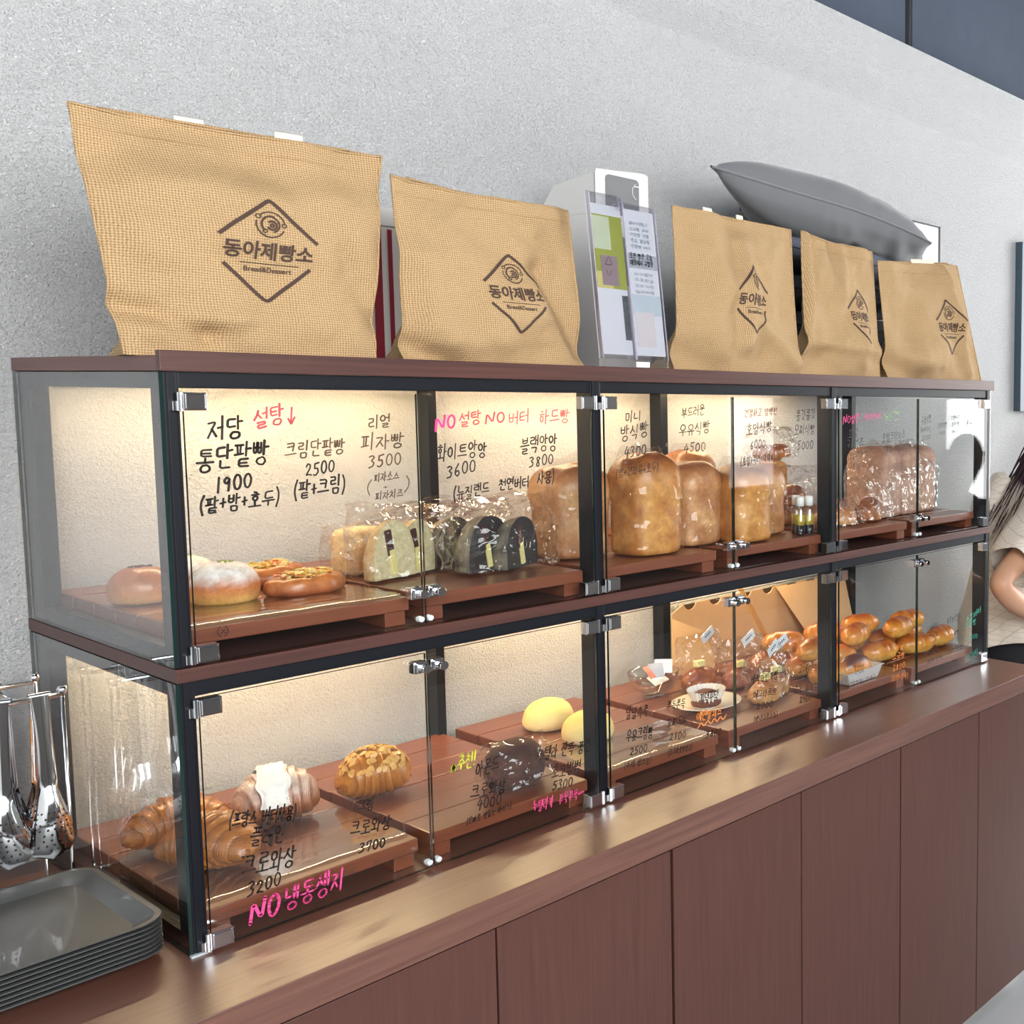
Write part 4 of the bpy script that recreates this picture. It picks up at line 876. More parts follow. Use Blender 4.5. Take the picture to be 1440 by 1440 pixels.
# foil tin
t = thing('foil_tin', 'rectangular silver foil tin with a dark topped bread inside', 'baking tin', (1.40, .07, LZ))
fx0, fx1, fy0, fy1 = 1.335, 1.465, .04, .115; FOIL = plain('crimped_foil', (.8, .8, .8, 1), .35, .55, 0, 90, .1, 160, .5, .001); mb = MB()
def tin(a, b):
    c = [(-1, -1), (1, -1), (1, 1), (-1, 1)]; s = a*4; i = int(s) % 4; f = s-int(s); X = c[i][0]+(c[(i+1) % 4][0]-c[i][0])*f; Y_ = c[i][1]+(c[(i+1) % 4][1]-c[i][1])*f
    k = [.82, 1.0, 1.06, 1.06][min(3, int(b*3+.01))]; z = [0.0004, .032, .032, .030][min(3, int(b*3+.01))]
    return ((fx0+fx1)/2+X*(fx1-fx0)/2*k+.0008*math.sin(a*160), (fy0+fy1)/2+Y_*(fy1-fy0)/2*k, LZ+z)
mb.grid(tin, 80, 3, wrapu=True); mb.build('foil', FOIL, t)
MB().box(fx0+.012, fx1-.012, fy0+.007, fy1-.007, LZ+.0004, LZ+.001).build('foil_base', FOIL, t)
dome((fx0+fx1)/2, (fy0+fy1)/2, LZ+.002, .055, .031, .062, lambda a, b, t, p: lerp(lerp(L((240, 190, 100)), L((222, 140, 62)), t*1.6), L((96, 46, 34)), (t-.62)*5+nz(p[0]*60, p[1]*60)), .05, 3).build('bread', SHINY, t, True)
# cellophane sheets lying on the trays
def sheet(x0, x1, y0, y1, z, sd, lab, drop=.03):
    mb = MB()
    def fn(a, b):
        yy = y0+(y1-y0)*b; zz = z+.0012+.003*abs(nz(a*5+sd, b*3))+.0016*abs(nz(a*14+sd, b*9))
        if b < .08: yy = y0-.0; zz = z-drop*(1-b/.08)*.9+.001
        return (x0+(x1-x0)*a, yy-(.004+.003*nz(a*6, sd) if b < .08 else 0), zz)
    mb.grid(fn, 30, 24); o = mb.build('cellophane_sheet', SHEETF, None, True); tag(o, lab, 'wrapping film', 'cellophane sheets covering the trays')
sheet(.026, .305, .035, .26, LZ+.0003, 1, 'crinkled clear film over the front of the croissant tray', .03)
sheet(.648, .915, .035, .20, LZ+.0003, 4, 'crinkled clear film over the lower tray right of the middle post', .003)
sheet(.026, .305, .04, .20, UZ+.0003, 8, 'clear film over the front of the sugared bun tray', .003)

# ================================================================ JUTE BAGS ON TOP
TZ = .7937
def font_tris(text, size, bold=0):
    cu = bpy.data.curves.new('t', 'FONT'); cu.body = text; cu.size = size; cu.offset = bold; cu.align_x = 'CENTER'; cu.resolution_u = 3
    o = bpy.data.objects.new('t', cu); col.objects.link(o); dg = bpy.context.evaluated_depsgraph_get(); me = o.evaluated_get(dg).to_mesh()
    vs = [tuple(v.co) for v in me.vertices]; fs = [tuple(p.vertices) for p in me.polygons]; o.evaluated_get(dg).to_mesh_clear()
    bpy.data.objects.remove(o); bpy.data.curves.remove(cu); return vs, fs
NAME = font_tris('동아제빵소', .0255, .0007); SUBT = font_tris('Bread&Dessert', .0098, .0002)
def bag(lab, C4, logo, dep, folds, handles, seed, lean=0):
    """C4: bottom-left, bottom-right, top-right, top-left corners of the front panel"""
    bl, br, tr, tl = [Vector(c) for c in C4]; W = (br-bl).length; Hh = (tl-bl).length
    t = thing('jute_bag', lab, 'tote bag', ((bl.x+br.x)/2, bl.y+.04, TZ), 'printed jute tote bags on top of the case')
    def P(s, q):
        top = tl.lerp(tr, s); top.z += folds.get('sag', 0)*math.sin(PI*s)
        p = bl.lerp(br, s).lerp(top, q)
        bul = .022*math.sin(PI*min(1, max(0, s)))**.7*math.sin(PI*min(1, max(0, q))**.8)
        n1 = .018*nz(s*2.4+seed, q*2.6, seed)+.009*nz(s*5+seed, q*4.5, 2)+.0026*nz(s*13, q*11+seed, 4)
        edge = min(1, s*9, (1-s)*9, q*7+.15)
        d = bul+n1*edge*1.5
        for (s0, q0, s1, q1, amp, wdt) in folds.get('creases', []):
            ax, ay = s1-s0, q1-q0; l2 = ax*ax+ay*ay; k = max(0, min(1, ((s-s0)*ax+(q-q0)*ay)/l2)); dd = math.hypot(s-s0-k*ax, q-q0-k*ay); d += 1.5*amp*math.exp(-(dd/wdt)**2)
        x = p.x+folds.get('pinch', 0)*math.sin(PI*q)*(.5-s)*2
        return Vector((x, p.y-d, p.z))
    def back(s, q):
        f = P(s, q); dd = dep*(.10+.9*max(0, 1-q*2.6)**1.3)+.012; f.x += (.5-s)*.07*min(1, .75+q*3); return Vector((f.x+.01*nz(s*3, q*3, seed), bl.y+(tl.y-bl.y)*q+dd+.006*nz(s*4+seed, q*3), f.z+(.004 if q > .98 else 0)))
    mb = MB(); mb.grid(P, 56, 48); mb.grid(back, 24, 24, flip=True)
    for s in (0, 1):
        mb.grid(lambda a, b, s=s: tuple(P(s, b).lerp(back(s, b), a)+Vector(((1 if s == 0 else -1)*.012*math.sin(PI*a)*(.3+.7*b), 0, 0))), 8, 48, flip=(s == 0))
    mb.grid(lambda a, b: tuple(P(a, 0).lerp(back(a, 0), b)+Vector((0, 0, .0))), 56, 4, flip=True)
    mb.build('bag_body', JUTE, t, True)
    # turned hem and side seam
    mb = MB()
    mb.tube([P(i/40, 1)+Vector((0, 0, -.001)) for i in range(41)], .0022, 6); mb.tube([P(0, i/30) for i in range(31)], .0020, 6); mb.tube([P(1, i/30) for i in range(31)], .0020, 6)
    mb.tube([back(i/30, 1) for i in range(31)], .002, 6)
    mb.build('hem', JUTE, t, True)
    mb = MB(); mb.grid(lambda a, b: tuple(P(a*.98+.01, .915+.003*b)+Vector((0, -.0006, 0))), 56, 1); mb.build('hem_stitching', plain('jute_stitching', srgb(168, 132, 88), .9), t)
    for a0, a1 in handles:
        def hd(a, b, a0=a0, a1=a1):
            s = a0+(a1-a0)*b; p = back(s, 1).lerp(P(s, 1), .55); th = a
            return (p.x, p.y+.004*(1-2*abs(.5-a)), p.z-.02+.031*math.sin(a*PI)**.6+.0015*nz(a*8, seed))
        mb = MB(); mb.grid(hd, 10, 3); mb.grid(lambda a, b: tuple(Vector(hd(a, b))+Vector((0, .002, -.0012))), 10, 3, flip=True); mb.build('handle', COTTON, t, True)
    # printed logo laid on the cloth
    cs, cq, lw, lh = logo; mb = MB()
    def mp(u, v): return tuple(P(cs+u/W*lw, cq+v/Hh*lh)+Vector((0, -.0011, 0)))
    def line(pts, wd):
        q = []
        for a, b in zip(pts, pts[1:]):
            n_ = 8; q += [(a[0]+(b[0]-a[0])*i/n_, a[1]+(b[1]-a[1])*i/n_) for i in range(n_)]
        q.append(pts[-1])
        for a, b in zip(q, q[1:]):
            A, B = Vector(a), Vector(b); d = (B-A).normalized(); n_ = Vector((-d.y, d.x))*wd/2; e = d*wd*.1
            mb.add([mp(*v) for v in (A-e+n_, A-e-n_, B+e-n_, B+e+n_)], [(0, 1, 2, 3)])
    line([(-.056, .0165), (-.004, .067), (.0, .070), (.004, .067), (.056, .0165)], .0048); line([(-.050, -.0215), (-.004, -.068), (0, -.0705), (.004, -.068), (.050, -.0215)], .0048)
    line([(-.032, -.0185), (.036, -.0185)], .0012)
    def arc(cx, cy, r, a0, a1, wd=.0018): line([(cx+r*math.cos(a0+(a1-a0)*i/8), cy+r*math.sin(a0+(a1-a0)*i/8)) for i in range(9)], wd)
    ex, ez = .0, .036
    arc(ex, ez, .0175, .25, 2.4); arc(ex, ez, .0175, 2.9, 5.9); arc(ex, ez, .0115, 1.2, 4.0, .0026); arc(ex, ez, .0105, -1.2, 1.3, .0022); arc(ex+.001, ez-.001, .006, -2.6, 2.4, .0026); arc(ex+.001, ez-.001, .0022, 0, 6.28, .0022)
    arc(ex-.0145, ez+.010, .0028, 0, 6.28, .0014); arc(ex+.0165, ez+.001, .0028, 0, 6.28, .0014); arc(ex-.007, ez-.0095, .0026, 0, 6.28, .0014)
    for (vs, fs), dz, kx, kz in ((NAME, -.0105, .88, 1.0), (SUBT, -.0300, .92, 1)):
        mb.add([mp(x*kx, z*kz+dz) for x, z, _ in vs], fs)
    mb.build('printed_logo', PRINT, t)
    return t
y0, y1 = .07, .12
bag('largest looking jute tote bag at the left end, hem sloping down to the right', [(-.012, y0, TZ), (.290, y0, TZ), (.336, y1, 1.118), (-.038, y1, 1.11)], (.535, .475, 1.0, 1.0), .13,
    {'creases': [(-.05, .22, .3, .1, -.014, .05), (.0, .80, 1, .84, -.006, .09), (.85, .5, 1, .2, -.010, .06), (.15, .75, .6, .72, .006, .08), (.1, .12, .5, .18, .008, .05)], 'pinch': 0}, [(.30, .40), (.64, .74)], 1)
bag('jute tote bag second from the left, hem dipping in the middle', [(.338, y0, TZ), (.655, y0, TZ), (.658, y1, 1.085), (.345, y1-.01, 1.09)], (.575, .44, 1.0, .98), .12,
    {'creases': [(-.05, .12, .25, .0, -.014, .06), (.75, .6, 1, .1, -.016, .07), (0, .6, .5, .5, .006, .1)], 'sag': -.006}, [], 6)
bag('jute tote bag immediately right of the acrylic leaflet stand, logo on a crease', [(.86, y0, TZ), (1.185, y0-.02, TZ), (1.228, y1, 1.132), (.895, y1, 1.133)], (.54, .48, .80, 1.05), .13,
    {'creases': [(.52, .85, .5, .2, .014, .06), (.95, .1, .6, .35, .012, .06), (0, .12, .3, .0, -.014, .08)], 'pinch': .004}, [(.24, .32), (.56, .62)], 11)
bag('narrow folded jute tote bag second from the right', [(1.205, y0, TZ), (1.487, y0, TZ), (1.515, y1, 1.118), (1.262, y1, 1.135)], (.70, .47, .86, 1.0), .12,
    {'creases': [(.08, .95, .02, .2, .014, .05), (.55, 1, .45, .6, .010, .06), (0, .25, 1, .22, .008, .05)], 'sag': -.004}, [], 17)
bag('jute tote bag at the right end of the case top', [(1.525, y0, TZ), (1.928, y0-.01, TZ), (1.885, y1, 1.125), (1.520, y1-.015, 1.095)], (.66, .47, 1.0, .98), .12,
    {'creases': [(.75, .95, .85, .1, .014, .06), (0, .15, .3, .0, -.012, .08), (.3, .9, .25, .3, -.006, .08)]}, [(.45, .72)], 23)
# white cake box with windows
t = thing('cake_carton', 'white cardboard cake carton with grey windows standing behind the second bag', 'carton', (.85, .32, TZ))
CARD = plain('white_carton_board', srgb(222, 222, 220), .6, 0, 0, 20, .02)
MB().box(.835, .965, .28, .46, TZ, TZ+.33).build('lower_body', CARD, t, bevel=.001)
MB().poly([(.835, TZ+.33), (.965, TZ+.33), (.965, 1.218), (.955, 1.222), (.838, 1.212), (.835, 1.205)], .281, .285).build('front_board', CARD, t, bevel=.0006)
MB().add([(.836, .283, TZ+.33), (.836, .283, 1.205), (.836, .42, 1.19), (.836, .50, 1.11), (.836, .46, TZ+.33)], [(0, 1, 2, 3, 4)]).add([(.835, .283, TZ+.33), (.835, .283, 1.205), (.835, .42, 1.19), (.835, .50, 1.11), (.835, .46, TZ+.33)], [(4, 3, 2, 1, 0)]).build('side_flap', CARD, t)
WIN = plain('grey_carton_window', srgb(128, 130, 132), .3, 0, .3)
def rr_(x0, x1, z0, z1, r=.008):
    return [(x0+r-r*math.cos(a), z0+r-r*math.sin(a)) for a in (0, PI/4, PI/2)]+[(x1-r+r*math.sin(a), z0+r-r*math.cos(a)) for a in (0, PI/4, PI/2)]+[(x1-r+r*math.cos(a), z1-r+r*math.sin(a)) for a in (0, PI/4, PI/2)]+[(x0+r-r*math.sin(a), z1-r+r*math.cos(a)) for a in (0, PI/4, PI/2)]
MB().poly(rr_(.858, .94, 1.125, 1.205), .2795, .281).build('upper_window', WIN, t); MB().poly(rr_(.853, .945, .98, 1.08), .279, .281).build('middle_window', WIN, t)
wm = MB()
stroke_mesh(wm, ring(.935, 1.18, .012, .016, 12, 3.4, 6.0), .0016, lambda a, b: (a, .2788, b)); stroke_mesh(wm, [(.925, 1.19), (.945, 1.192)], .0016, lambda a, b: (a, .2788, b)); wm.build('white_print', plain('white_line_print', srgb(245, 245, 245), .5), t)
# red striped white box
t = thing('striped_box', 'white lidded box with two dark red vertical stripes between the first two bags', 'carton', (.46, .34, TZ))
MB().box(.392, .53, .29, .42, TZ, 1.035).build('body', CARD, t, bevel=.001); MB().box(.386, .536, .284, .426, 1.035, 1.067).build('lid', CARD, t, bevel=.001)
RS = plain('dark_red_stripe', srgb(140, 22, 48), .5)
MB().box(.402, .416, .2885, .2899, TZ+.004, 1.034).build('stripe', RS, t); MB().box(.427, .434, .2885, .2899, TZ+.02, 1.03).build('stripe', RS, t)
# acrylic leaflet stand
t = thing('leaflet_stand', 'clear acrylic leaflet stand with price leaflets between the second and third bags', 'leaflet holder', (.75, .06, TZ))
AC = film('acrylic_sheet', (.96, .96, .98, 1), .14, .9, .12); AE = plain('violet_acrylic_edge', srgb(226, 222, 246), .4, 0, .2)
def leanbox(x0, x1, ya, yb, z0, z1, th, tilt=.0):
    mb = MB(); mb.add([(x0, ya, z0), (x1, ya, z0), (x1, ya+th, z0), (x0, ya+th, z0), (x0+.004, yb, z1), (x1+.004, yb, z1), (x1+.004, yb+th, z1), (x0+.004, yb+th, z1)], [(0, 1, 5, 4), (2, 3, 7, 6), (0, 3, 2, 1), (4, 5, 6, 7), (1, 2, 6, 5), (0, 4, 7, 3)]); mb.mi = [0, 0, 1, 1, 1, 1]; return mb
for nm, a, b, z1_ in (('left_pocket', .668, .738, 1.122), ('right_pocket', .740, .812, 1.112)):
    leanbox(a, b, .035, .075, TZ+.022, z1_-.004, .0025).build(nm, [AC, AE], t)
    leanbox(a, b, .047, .087, TZ+.022, z1_, .0025).build('back_sheet', [AC, AE], t)
MB().box(.655, .825, .03, .12, TZ, TZ+.004).box(.665, .81, .034, .037, TZ+.004, TZ+.022).build('acrylic_base', [AC, AE], t)
PA = plain('white_leaflet_paper', srgb(238, 242, 246), .4, 0, .2, 20, .02)
def pl(x0, x1, f0, f1, off=0, c=PA, nm='leaflet', par=t):
    zA, zB = TZ+.03, 1.10; zz = lambda f: zA+(zB-zA)*f; yy = lambda f: .0405+(.079-.0405)*f-off
    mb = MB().add([(x0+.004*f0, yy(f0), zz(f0)), (x1+.004*f0, yy(f0), zz(f0)), (x1+.004*f1, yy(f1), zz(f1)), (x0+.004*f1, yy(f1), zz(f1)), (x0+.004*f0, yy(f0)+.0007, zz(f0)), (x1+.004*f0, yy(f0)+.0007, zz(f0)), (x1+.004*f1, yy(f1)+.0007, zz(f1)), (x0+.004*f1, yy(f1)+.0007, zz(f1))], [(0, 1, 2, 3), (7, 6, 5, 4), (0, 4, 5, 1), (2, 6, 7, 3), (1, 5, 6, 2), (0, 3, 7, 4)])
    return mb.build(nm, c, par)
lf1 = pl(.671, .735, 0, 1); lf2 = pl(.743, .809, 0, 1)
OLV = plain('olive_green_print', srgb(168, 178, 70), .5); PLG = plain('pale_green_print', srgb(214, 228, 190), .5); MAU = plain('mauve_print', srgb(160, 138, 142), .5); YEL = plain('pale_yellow_print', srgb(226, 218, 128), .5); GRY = plain('light_grey_print', srgb(186, 194, 202), .5); DGY = plain('dark_photo_print', srgb(84, 92, 100), .5, 0, 0, 120, .7); BLU = plain('pale_blue_print', srgb(206, 222, 228), .5)
for a in ((.672, .735, .44, .93, .0006, OLV), (.672, .708, .70, .92, .0009, PLG), (.672, .705, .44, .55, .0009, YEL), (.683, .718, .46, .66, .0012, MAU), (.722, .735, .10, .40, .0006, DGY)): pl(*a, 'printed_panel', lf1)
for a in ((.744, .809, .60, .70, .0006, GRY), (.744, .809, .28, .42, .0006, BLU), (.748, .790, .06, .30, .0009, plain('pale_pink_print', srgb(234, 228, 226), .5))): pl(*a, 'printed_panel', lf2)
rg = random.Random(9)
def pwrite(txt, x0, x1, f, h, c, par, off=.0016):
    y_ = .0405+(.079-.0405)*f-off; z_ = TZ+.03+(1.10-TZ-.03)*f; write(txt, x0, z_, x1, z_, h, h*.13, y_, rg, slant=0).build('printed_text', c, par)
GT = plain('pale_grey_text', srgb(190, 204, 214), .6); DT = plain('dark_text', srgb(60, 64, 70), .6)
pwrite('모든 빵은 오늘', .749, .800, .668, .010, DT, lf2); pwrite('매장에서 구웠음', .749, .800, .622, .010, DT, lf2)
for k, f in enumerate((.90, .86, .82, .78, .74, .55, .51, .47, .43)): pwrite(['동아제빵소', '소금빵 우유', '크림빵 식빵', '호밀 통밀빵', '단팥빵 버터', '카스텔라', '크로와상', '모찌식빵', '앙버터빵'][k], .755, .798, f, .006, GT, lf2)
tm = MB(); yq = .0405+(.079-.0405)*.58-.0022
for P_ in ([(.692, TZ+.03+.60*.276), (.700, TZ+.03+.66*.276), (.708, TZ+.03+.60*.276), (.692, TZ+.03+.60*.276)], [(.694, TZ+.03+.565*.276), (.700, TZ+.03+.52*.276), (.706, TZ+.03+.565*.276)]): stroke_mesh(tm, P_, .0009, lambda a, b: (a, yq-.001, b))
tm.build('printed_mark', DT, lf1)
o = MB().cyl((.728, .070, 1.098), (.728, .080, 1.098), .007, 14).build('clear_clip', AC, t)
MB().box(.735, .765, .0325, .0335, TZ+.008, TZ+.018).build('paper_tag', PA, t)
# cushions and the board behind
def cushion(cx, cy, z, w, d, h, rz, tilt, mat, lab, sd, droop=0):
    t = thing('cushion', lab, 'cushion', (cx, cy, z), 'grey cushions piled behind the bags'); R = Matrix.Translation((cx, cy, z)) @ Matrix.Rotation(rz, 4, 'Z') @ Matrix.Rotation(tilt, 4, 'Y')
    def S(a, b, up):
        X, Y_ = 2*a-1, 2*b-1; e = (max(0, 1-abs(X)**2.8)*max(0, 1-abs(Y_)**2.8))**.46; pin = 1-.09*(1-X*X)*abs(Y_)**3; pin2 = 1-.07*(1-Y_*Y_)*abs(X)**3
        wr = .006*nz(X*7+sd, Y_*3, up)*(X > .1)+.006*nz(X*22+sd, Y_*3, up)*min(1, (1-e)*1.6)*(X > -.2)
        return R @ Vector((X*w/2*pin2+(Y_+.2)*d*.60, Y_*d/2*pin, up*(h/2*e*(1+.1*nz(X*2+sd, Y_*2))+wr*(e > .05))-droop*max(0, X)**2))
    mb = MB(); mb.grid(lambda a, b: tuple(S(a, b, 1)), 44, 36); mb.grid(lambda a, b: tuple(S(a, b, -1)), 44, 36, flip=True); mb.build('cover', mat, t, True)
    per = [(i/40, 0) for i in range(40)]+[(1, i/30) for i in range(30)]+[(1-i/40, 1) for i in range(40)]+[(0, 1-i/30) for i in range(31)]
    MB().tube([S(a, b, 0)+Vector((0, 0, .0012*nz(i*.9+sd, 2))) for i, (a, b) in enumerate(per)], .0032, 6, False).build('piping', mat, t, True)
CG = plain('grey_velvet', srgb(98, 100, 104), .75, 0, 0, 8, .1, 500, .1); CG.node_tree.nodes['Principled BSDF'].inputs['Sheen Weight'].default_value = .4
CB = plain('blue_grey_velvet', srgb(88, 94, 108), .75, 0, 0, 8, .1, 500, .1); CN = plain('navy_black_velvet', srgb(44, 46, 56), .8, 0, 0, 8, .2, 500, .1)
cushion(1.63, .365, 1.238, .81, .31, .165, 0, .03, CG, 'mid grey velvet cushion lying on top of the pile', 1, .035)
cushion(1.64, .365, 1.108, .63, .30, .085, 0, .03, CB, 'darker blue grey velvet cushion under the top one', 5)
cushion(1.62, .37, 1.020, .60, .30, .084, 0, .0, CN, 'almost black cushion third from the top of the pile', 9)
cushion(1.62, .37, .930, .60, .30, .084, 0, .0, CN, 'almost black cushion second from the bottom of the pile', 12)
cushion(1.62, .37, .840, .60, .30, .084, 0, 0, CN, 'almost black cushion at the bottom of the pile', 15)
t = thing('white_board', 'thin white glossy board with dark edge leaning on the wall behind the cushions', 'board', (2.05, .53, TZ)); t.location.x = 1.75
MB().box(1.70, 1.90, .525, .535, TZ, 1.0).box(1.70, 2.345, .525, .532, 1.0, 1.325).build('panel', plain('white_glossy_panel', srgb(240, 244, 248), .15, 0, .5, 5, .02), t)
MB().box(2.343, 2.350, .522, .535, 1.0, 1.329).box(1.70, 2.35, .522, .535, 1.325, 1.330).build('dark_rim', STEEL, t)

# ================================================================ TRAY STACK, TONGS AND RACK
def service_tray(i):
    zb = .0004+i*.0062; x0, x1, y0, y1 = -.44+.001*nz(i*7.1), -.0125+.0012*nz(i*3.7+2), .022+.0012*nz(i*5.3), .305
    def ringpts(off, z, r=.036, n=8):
        out = []
        for cx, cy, a0 in ((x1-off-r, y0+off+r, -PI/2), (x1-off-r, y1-off-r, 0), (x0+off+r, y1-off-r, PI/2), (x0+off+r, y0+off+r, PI)):
            for k in range(n+1): a = a0+PI/2*k/n; out.append((cx+r*math.cos(a), cy+r*math.sin(a), z))
        return out
    rings = [ringpts(.024, zb+.002, .024), ringpts(.024, zb, .024), ringpts(.003, zb+.0115), ringpts(0, zb+.0125), ringpts(0, zb+.0145), ringpts(.0065, zb+.0145, .032), ringpts(.008, zb+.0135, .031), ringpts(.0265, zb+.0025, .022)]
    n = len(rings[0]); mb = MB(); vs = [p for r in rings[1:] for p in r]; m = len(rings)-1
    mb.add(vs, [(j*n+k, j*n+(k+1) % n, (j+1)*n+(k+1) % n, (j+1)*n+k) for j in range(m-1) for k in range(n)]+[tuple(range(n))[::-1], tuple((m-1)*n+k for k in range(n))])
    return mb
TM = plain('grey_plastic_tray', srgb(72, 74, 74), .42, 0, .1, 3, .06, 900, .1)
ordn = ['bottom', 'second from the bottom', 'third from the bottom', 'fourth from the bottom', 'fourth from the top', 'third from the top', 'second from the top']
for i in range(7):
    o = service_tray(i).build('serving_tray', TM, None, bevel=0); tag(o, ('grey plastic serving tray, %s in the stack' % ordn[i]), 'tray', 'stacked grey serving trays')
o = service_tray(7).build('serving_tray', TM, None); tag(o, 'grey plastic serving tray on top of the stack, empty', 'tray', 'stacked grey serving trays')
# rack
t = thing('tongs_rack', 'chrome wire rack hung with bread tongs beside the case', 'rack', (-.2, .37, 0))
rx0, rx1, ry0, ry1, rz = -.42, -.027, .318, .43, .315
for x in (rx0, rx1):
    MB().tube([(x, ry1, rz), (x, ry1, .012), (x, ry1-.004, .004), (x-.012 if x > -.2 else x+.012, ry1-.008, .003)], .0022, 8).build('rear_upright', WIRE, t, True)
    MB().tube([(x, ry0, rz), (x, ry0, .012), (x-.004 if x > -.2 else x+.004, ry0+.004, .003)], .0022, 8).build('front_upright', WIRE, t, True)
    MB().tube([(x-.004*(1 if x > -.2 else -1), ry0, .003), (x-.004*(1 if x > -.2 else -1), ry1, .003)], .0022, 8).build('foot_wire', WIRE, t, True)
    for y in (ry0, ry1):
        MB().lathe([(0, rz-.003), (.0045, rz-.002), (.0062, rz+.003), (.0045, rz+.008), (0, rz+.009)], x, y, 14).build('ball_end', CHROME, t, True)
MB().tube([(rx0, ry0, rz-.004), (rx1, ry0, rz-.004)], .0034, 10).build('front_rail', WIRE, t, True)
MB().tube([(rx0, ry1, rz-.004), (rx1, ry1, rz-.004)], .0034, 10).build('rear_rail', WIRE, t, True)
MB().tube([(rx0, ry0, .003), (rx1-.012, ry0, .003)], .0022, 8).build('bottom_wire', WIRE, t, True)
MB().tube([(rx0, ry1-.008, .003), (rx1-.014, ry1-.008, .003)], .0022, 8).build('bottom_wire', WIRE, t, True)
for k in range(5):
    x = rx0+.05+k*.075; MB().tube([(x, ry0, rz-.004), (x, (ry0+ry1)/2, rz-.008), (x, ry1, rz-.004)], .0016, 6).build('cross_wire', WIRE, t, True)
HOLE = plain('dark_perforation', srgb(30, 28, 30), .6)
def make_tongs():
    t = thing('bread_tongs', 'x', 'tongs', (0, 0, 0), 'bread tongs hanging from the wire rack')
    for sgn in (-1, 1):
        def P(a, b, inner=0, sgn=sgn):
            # b along the arm from the bend (0) to the tip (1); a across
            z = -.235*b; w_ = .0095-.001*math.sin(PI*min(1, b*1.8)) if b < .55 else .0085+.0155*math.sin(PI*min(1, (b-.55)/.45)*.62)**1.2
            if b > .93: w_ *= math.sqrt(max(0.02, 1-((b-.93)/.07)**2*.96))
            X = (a-.5)*2*w_; cup = (.010*(b > .55)*math.sin(PI*min(1, max(0, (b-.55)/.45)))**.7) if b > .55 else .0
            Yo = .004+.012*math.sin(min(1, b*1.15)*PI*.60)+cup*(1-((a-.5)*2)**2)+.003*(1-((a-.5)*2)**2)-(.010*(b-.8)*5*.3 if b > .8 else 0)
            return (X, sgn*(Yo+inner), z)
        mb = MB(); mb.grid(P, 10, 34, flip=(sgn > 0)); mb.grid(lambda a, b: P(a, b, -.0012), 10, 34, flip=(sgn < 0)); arm = mb.build('arm', CHROME, t, True, local=True)
        hm = MB()
        for b in [.70+.034*i for i in range(8)]:
            nh = 5 if b < .93 else 3
            for q in range(nh):
                a = .5+(q-(nh-1)/2)*.17+(.08 if int(b*100) % 2 else -.02); a = min(.9, max(.1, a)); p = Vector(P(a, b, .0006)); hm.add([(p.x+.0015*math.cos(k*PI/4), p.y+sgn*.0002, p.z+.0015*math.sin(k*PI/4)) for k in range(8)], [tuple(range(8)) if sgn < 0 else tuple(range(8))[::-1]])
                hm.add([(p.x+.0015*math.cos(k*PI/4), p.y-sgn*.0022, p.z+.0015*math.sin(k*PI/4)) for k in range(8)], [tuple(range(8))])
        ho = hm.build('perforations', HOLE, arm, local=True); ho['kind'] = 'stuff'
    MB().grid(lambda a, b: ((a-.5)*.023, .0042*math.cos(PI*b), .0045*math.sin(PI*b)), 6, 8).build('spring_bend', CHROME, t, True, local=True)
    return t
tp = make_tongs(); spots = [(-.052, ry0, .06, 0, 'chrome tongs at the right end of the front rail, nearest the case'), (-.092, ry0+.0, -.5, 0, 'chrome tongs with copper reflections, second from the right on the front rail'), (-.135, ry0, .25, 0, 'chrome tongs third from the right on the front rail'),
      (-.165, ry0, -.2, 0, 'chrome tongs fourth from the right on the front rail, at the left photo edge'), (-.21, ry0, .15, 0, 'chrome tongs leftmost on the front rail'), (-.075, ry1, .3, 0, 'chrome tongs at the right end of the rear rail'), (-.125, ry1, .1, 0, 'chrome tongs second from the right on the rear rail'), (-.175, ry1, -.2, 0, 'chrome tongs at the left of the rear rail')]
for i, (x, y, rzz, _, lab) in enumerate(spots):
    o = tp if i == 0 else dup(tp); o.location = (x, y, rz+.0005); o.rotation_euler = (0, .03*nz(i*3.1+1), rzz+PI/2*.0); o['label'] = lab

# ================================================================ PICTURE ON THE WALL
t = thing('picture_frame', 'dark framed botanical picture cut off by the right edge of the photo', 'picture', (3.15, .54, .70))
px0, px1, pz0, pz1 = 2.872, 3.45, .700, 1.350
for a in ((px0, px0+.038, pz0, pz1), (px1-.038, px1, pz0, pz1), (px0+.038, px1-.038, pz0, pz0+.025), (px0+.038, px1-.038, pz1-.025, pz1)): MB().box(a[0], a[1], D-.032, D-.001, a[2], a[3]).build('frame_bar', plain('slate_blue_frame', srgb(64, 82, 96), .4), t, bevel=.001)
MB().box(px0+.03, px1-.03, D-.014, D-.008, pz0+.02, pz1-.02).build('print', plain('white_art_paper', srgb(240, 244, 242), .5, 0, .2, 5, .02), t)
lm = MB(); r_ = random.Random(4)
for i in range(16):
    x = px0+.07+.028*i; h_ = .12+.35*r_.random(); b_ = r_.uniform(-.03, .03)
    lm.add([(x, D-.0145, pz0+.03), (x+.012, D-.0145, pz0+.03), (x+.014+b_*.6, D-.0145, pz0+.03+h_*.6), (x+b_, D-.0145, pz0+.03+h_), (x-.006+b_*.5, D-.0145, pz0+.03+h_*.55)], [(0, 1, 2, 3, 4)])
lm.build('painted_leaves', plain('leaf_green_print', srgb(132, 168, 112), .6, 0, 0, 40, .4), t)

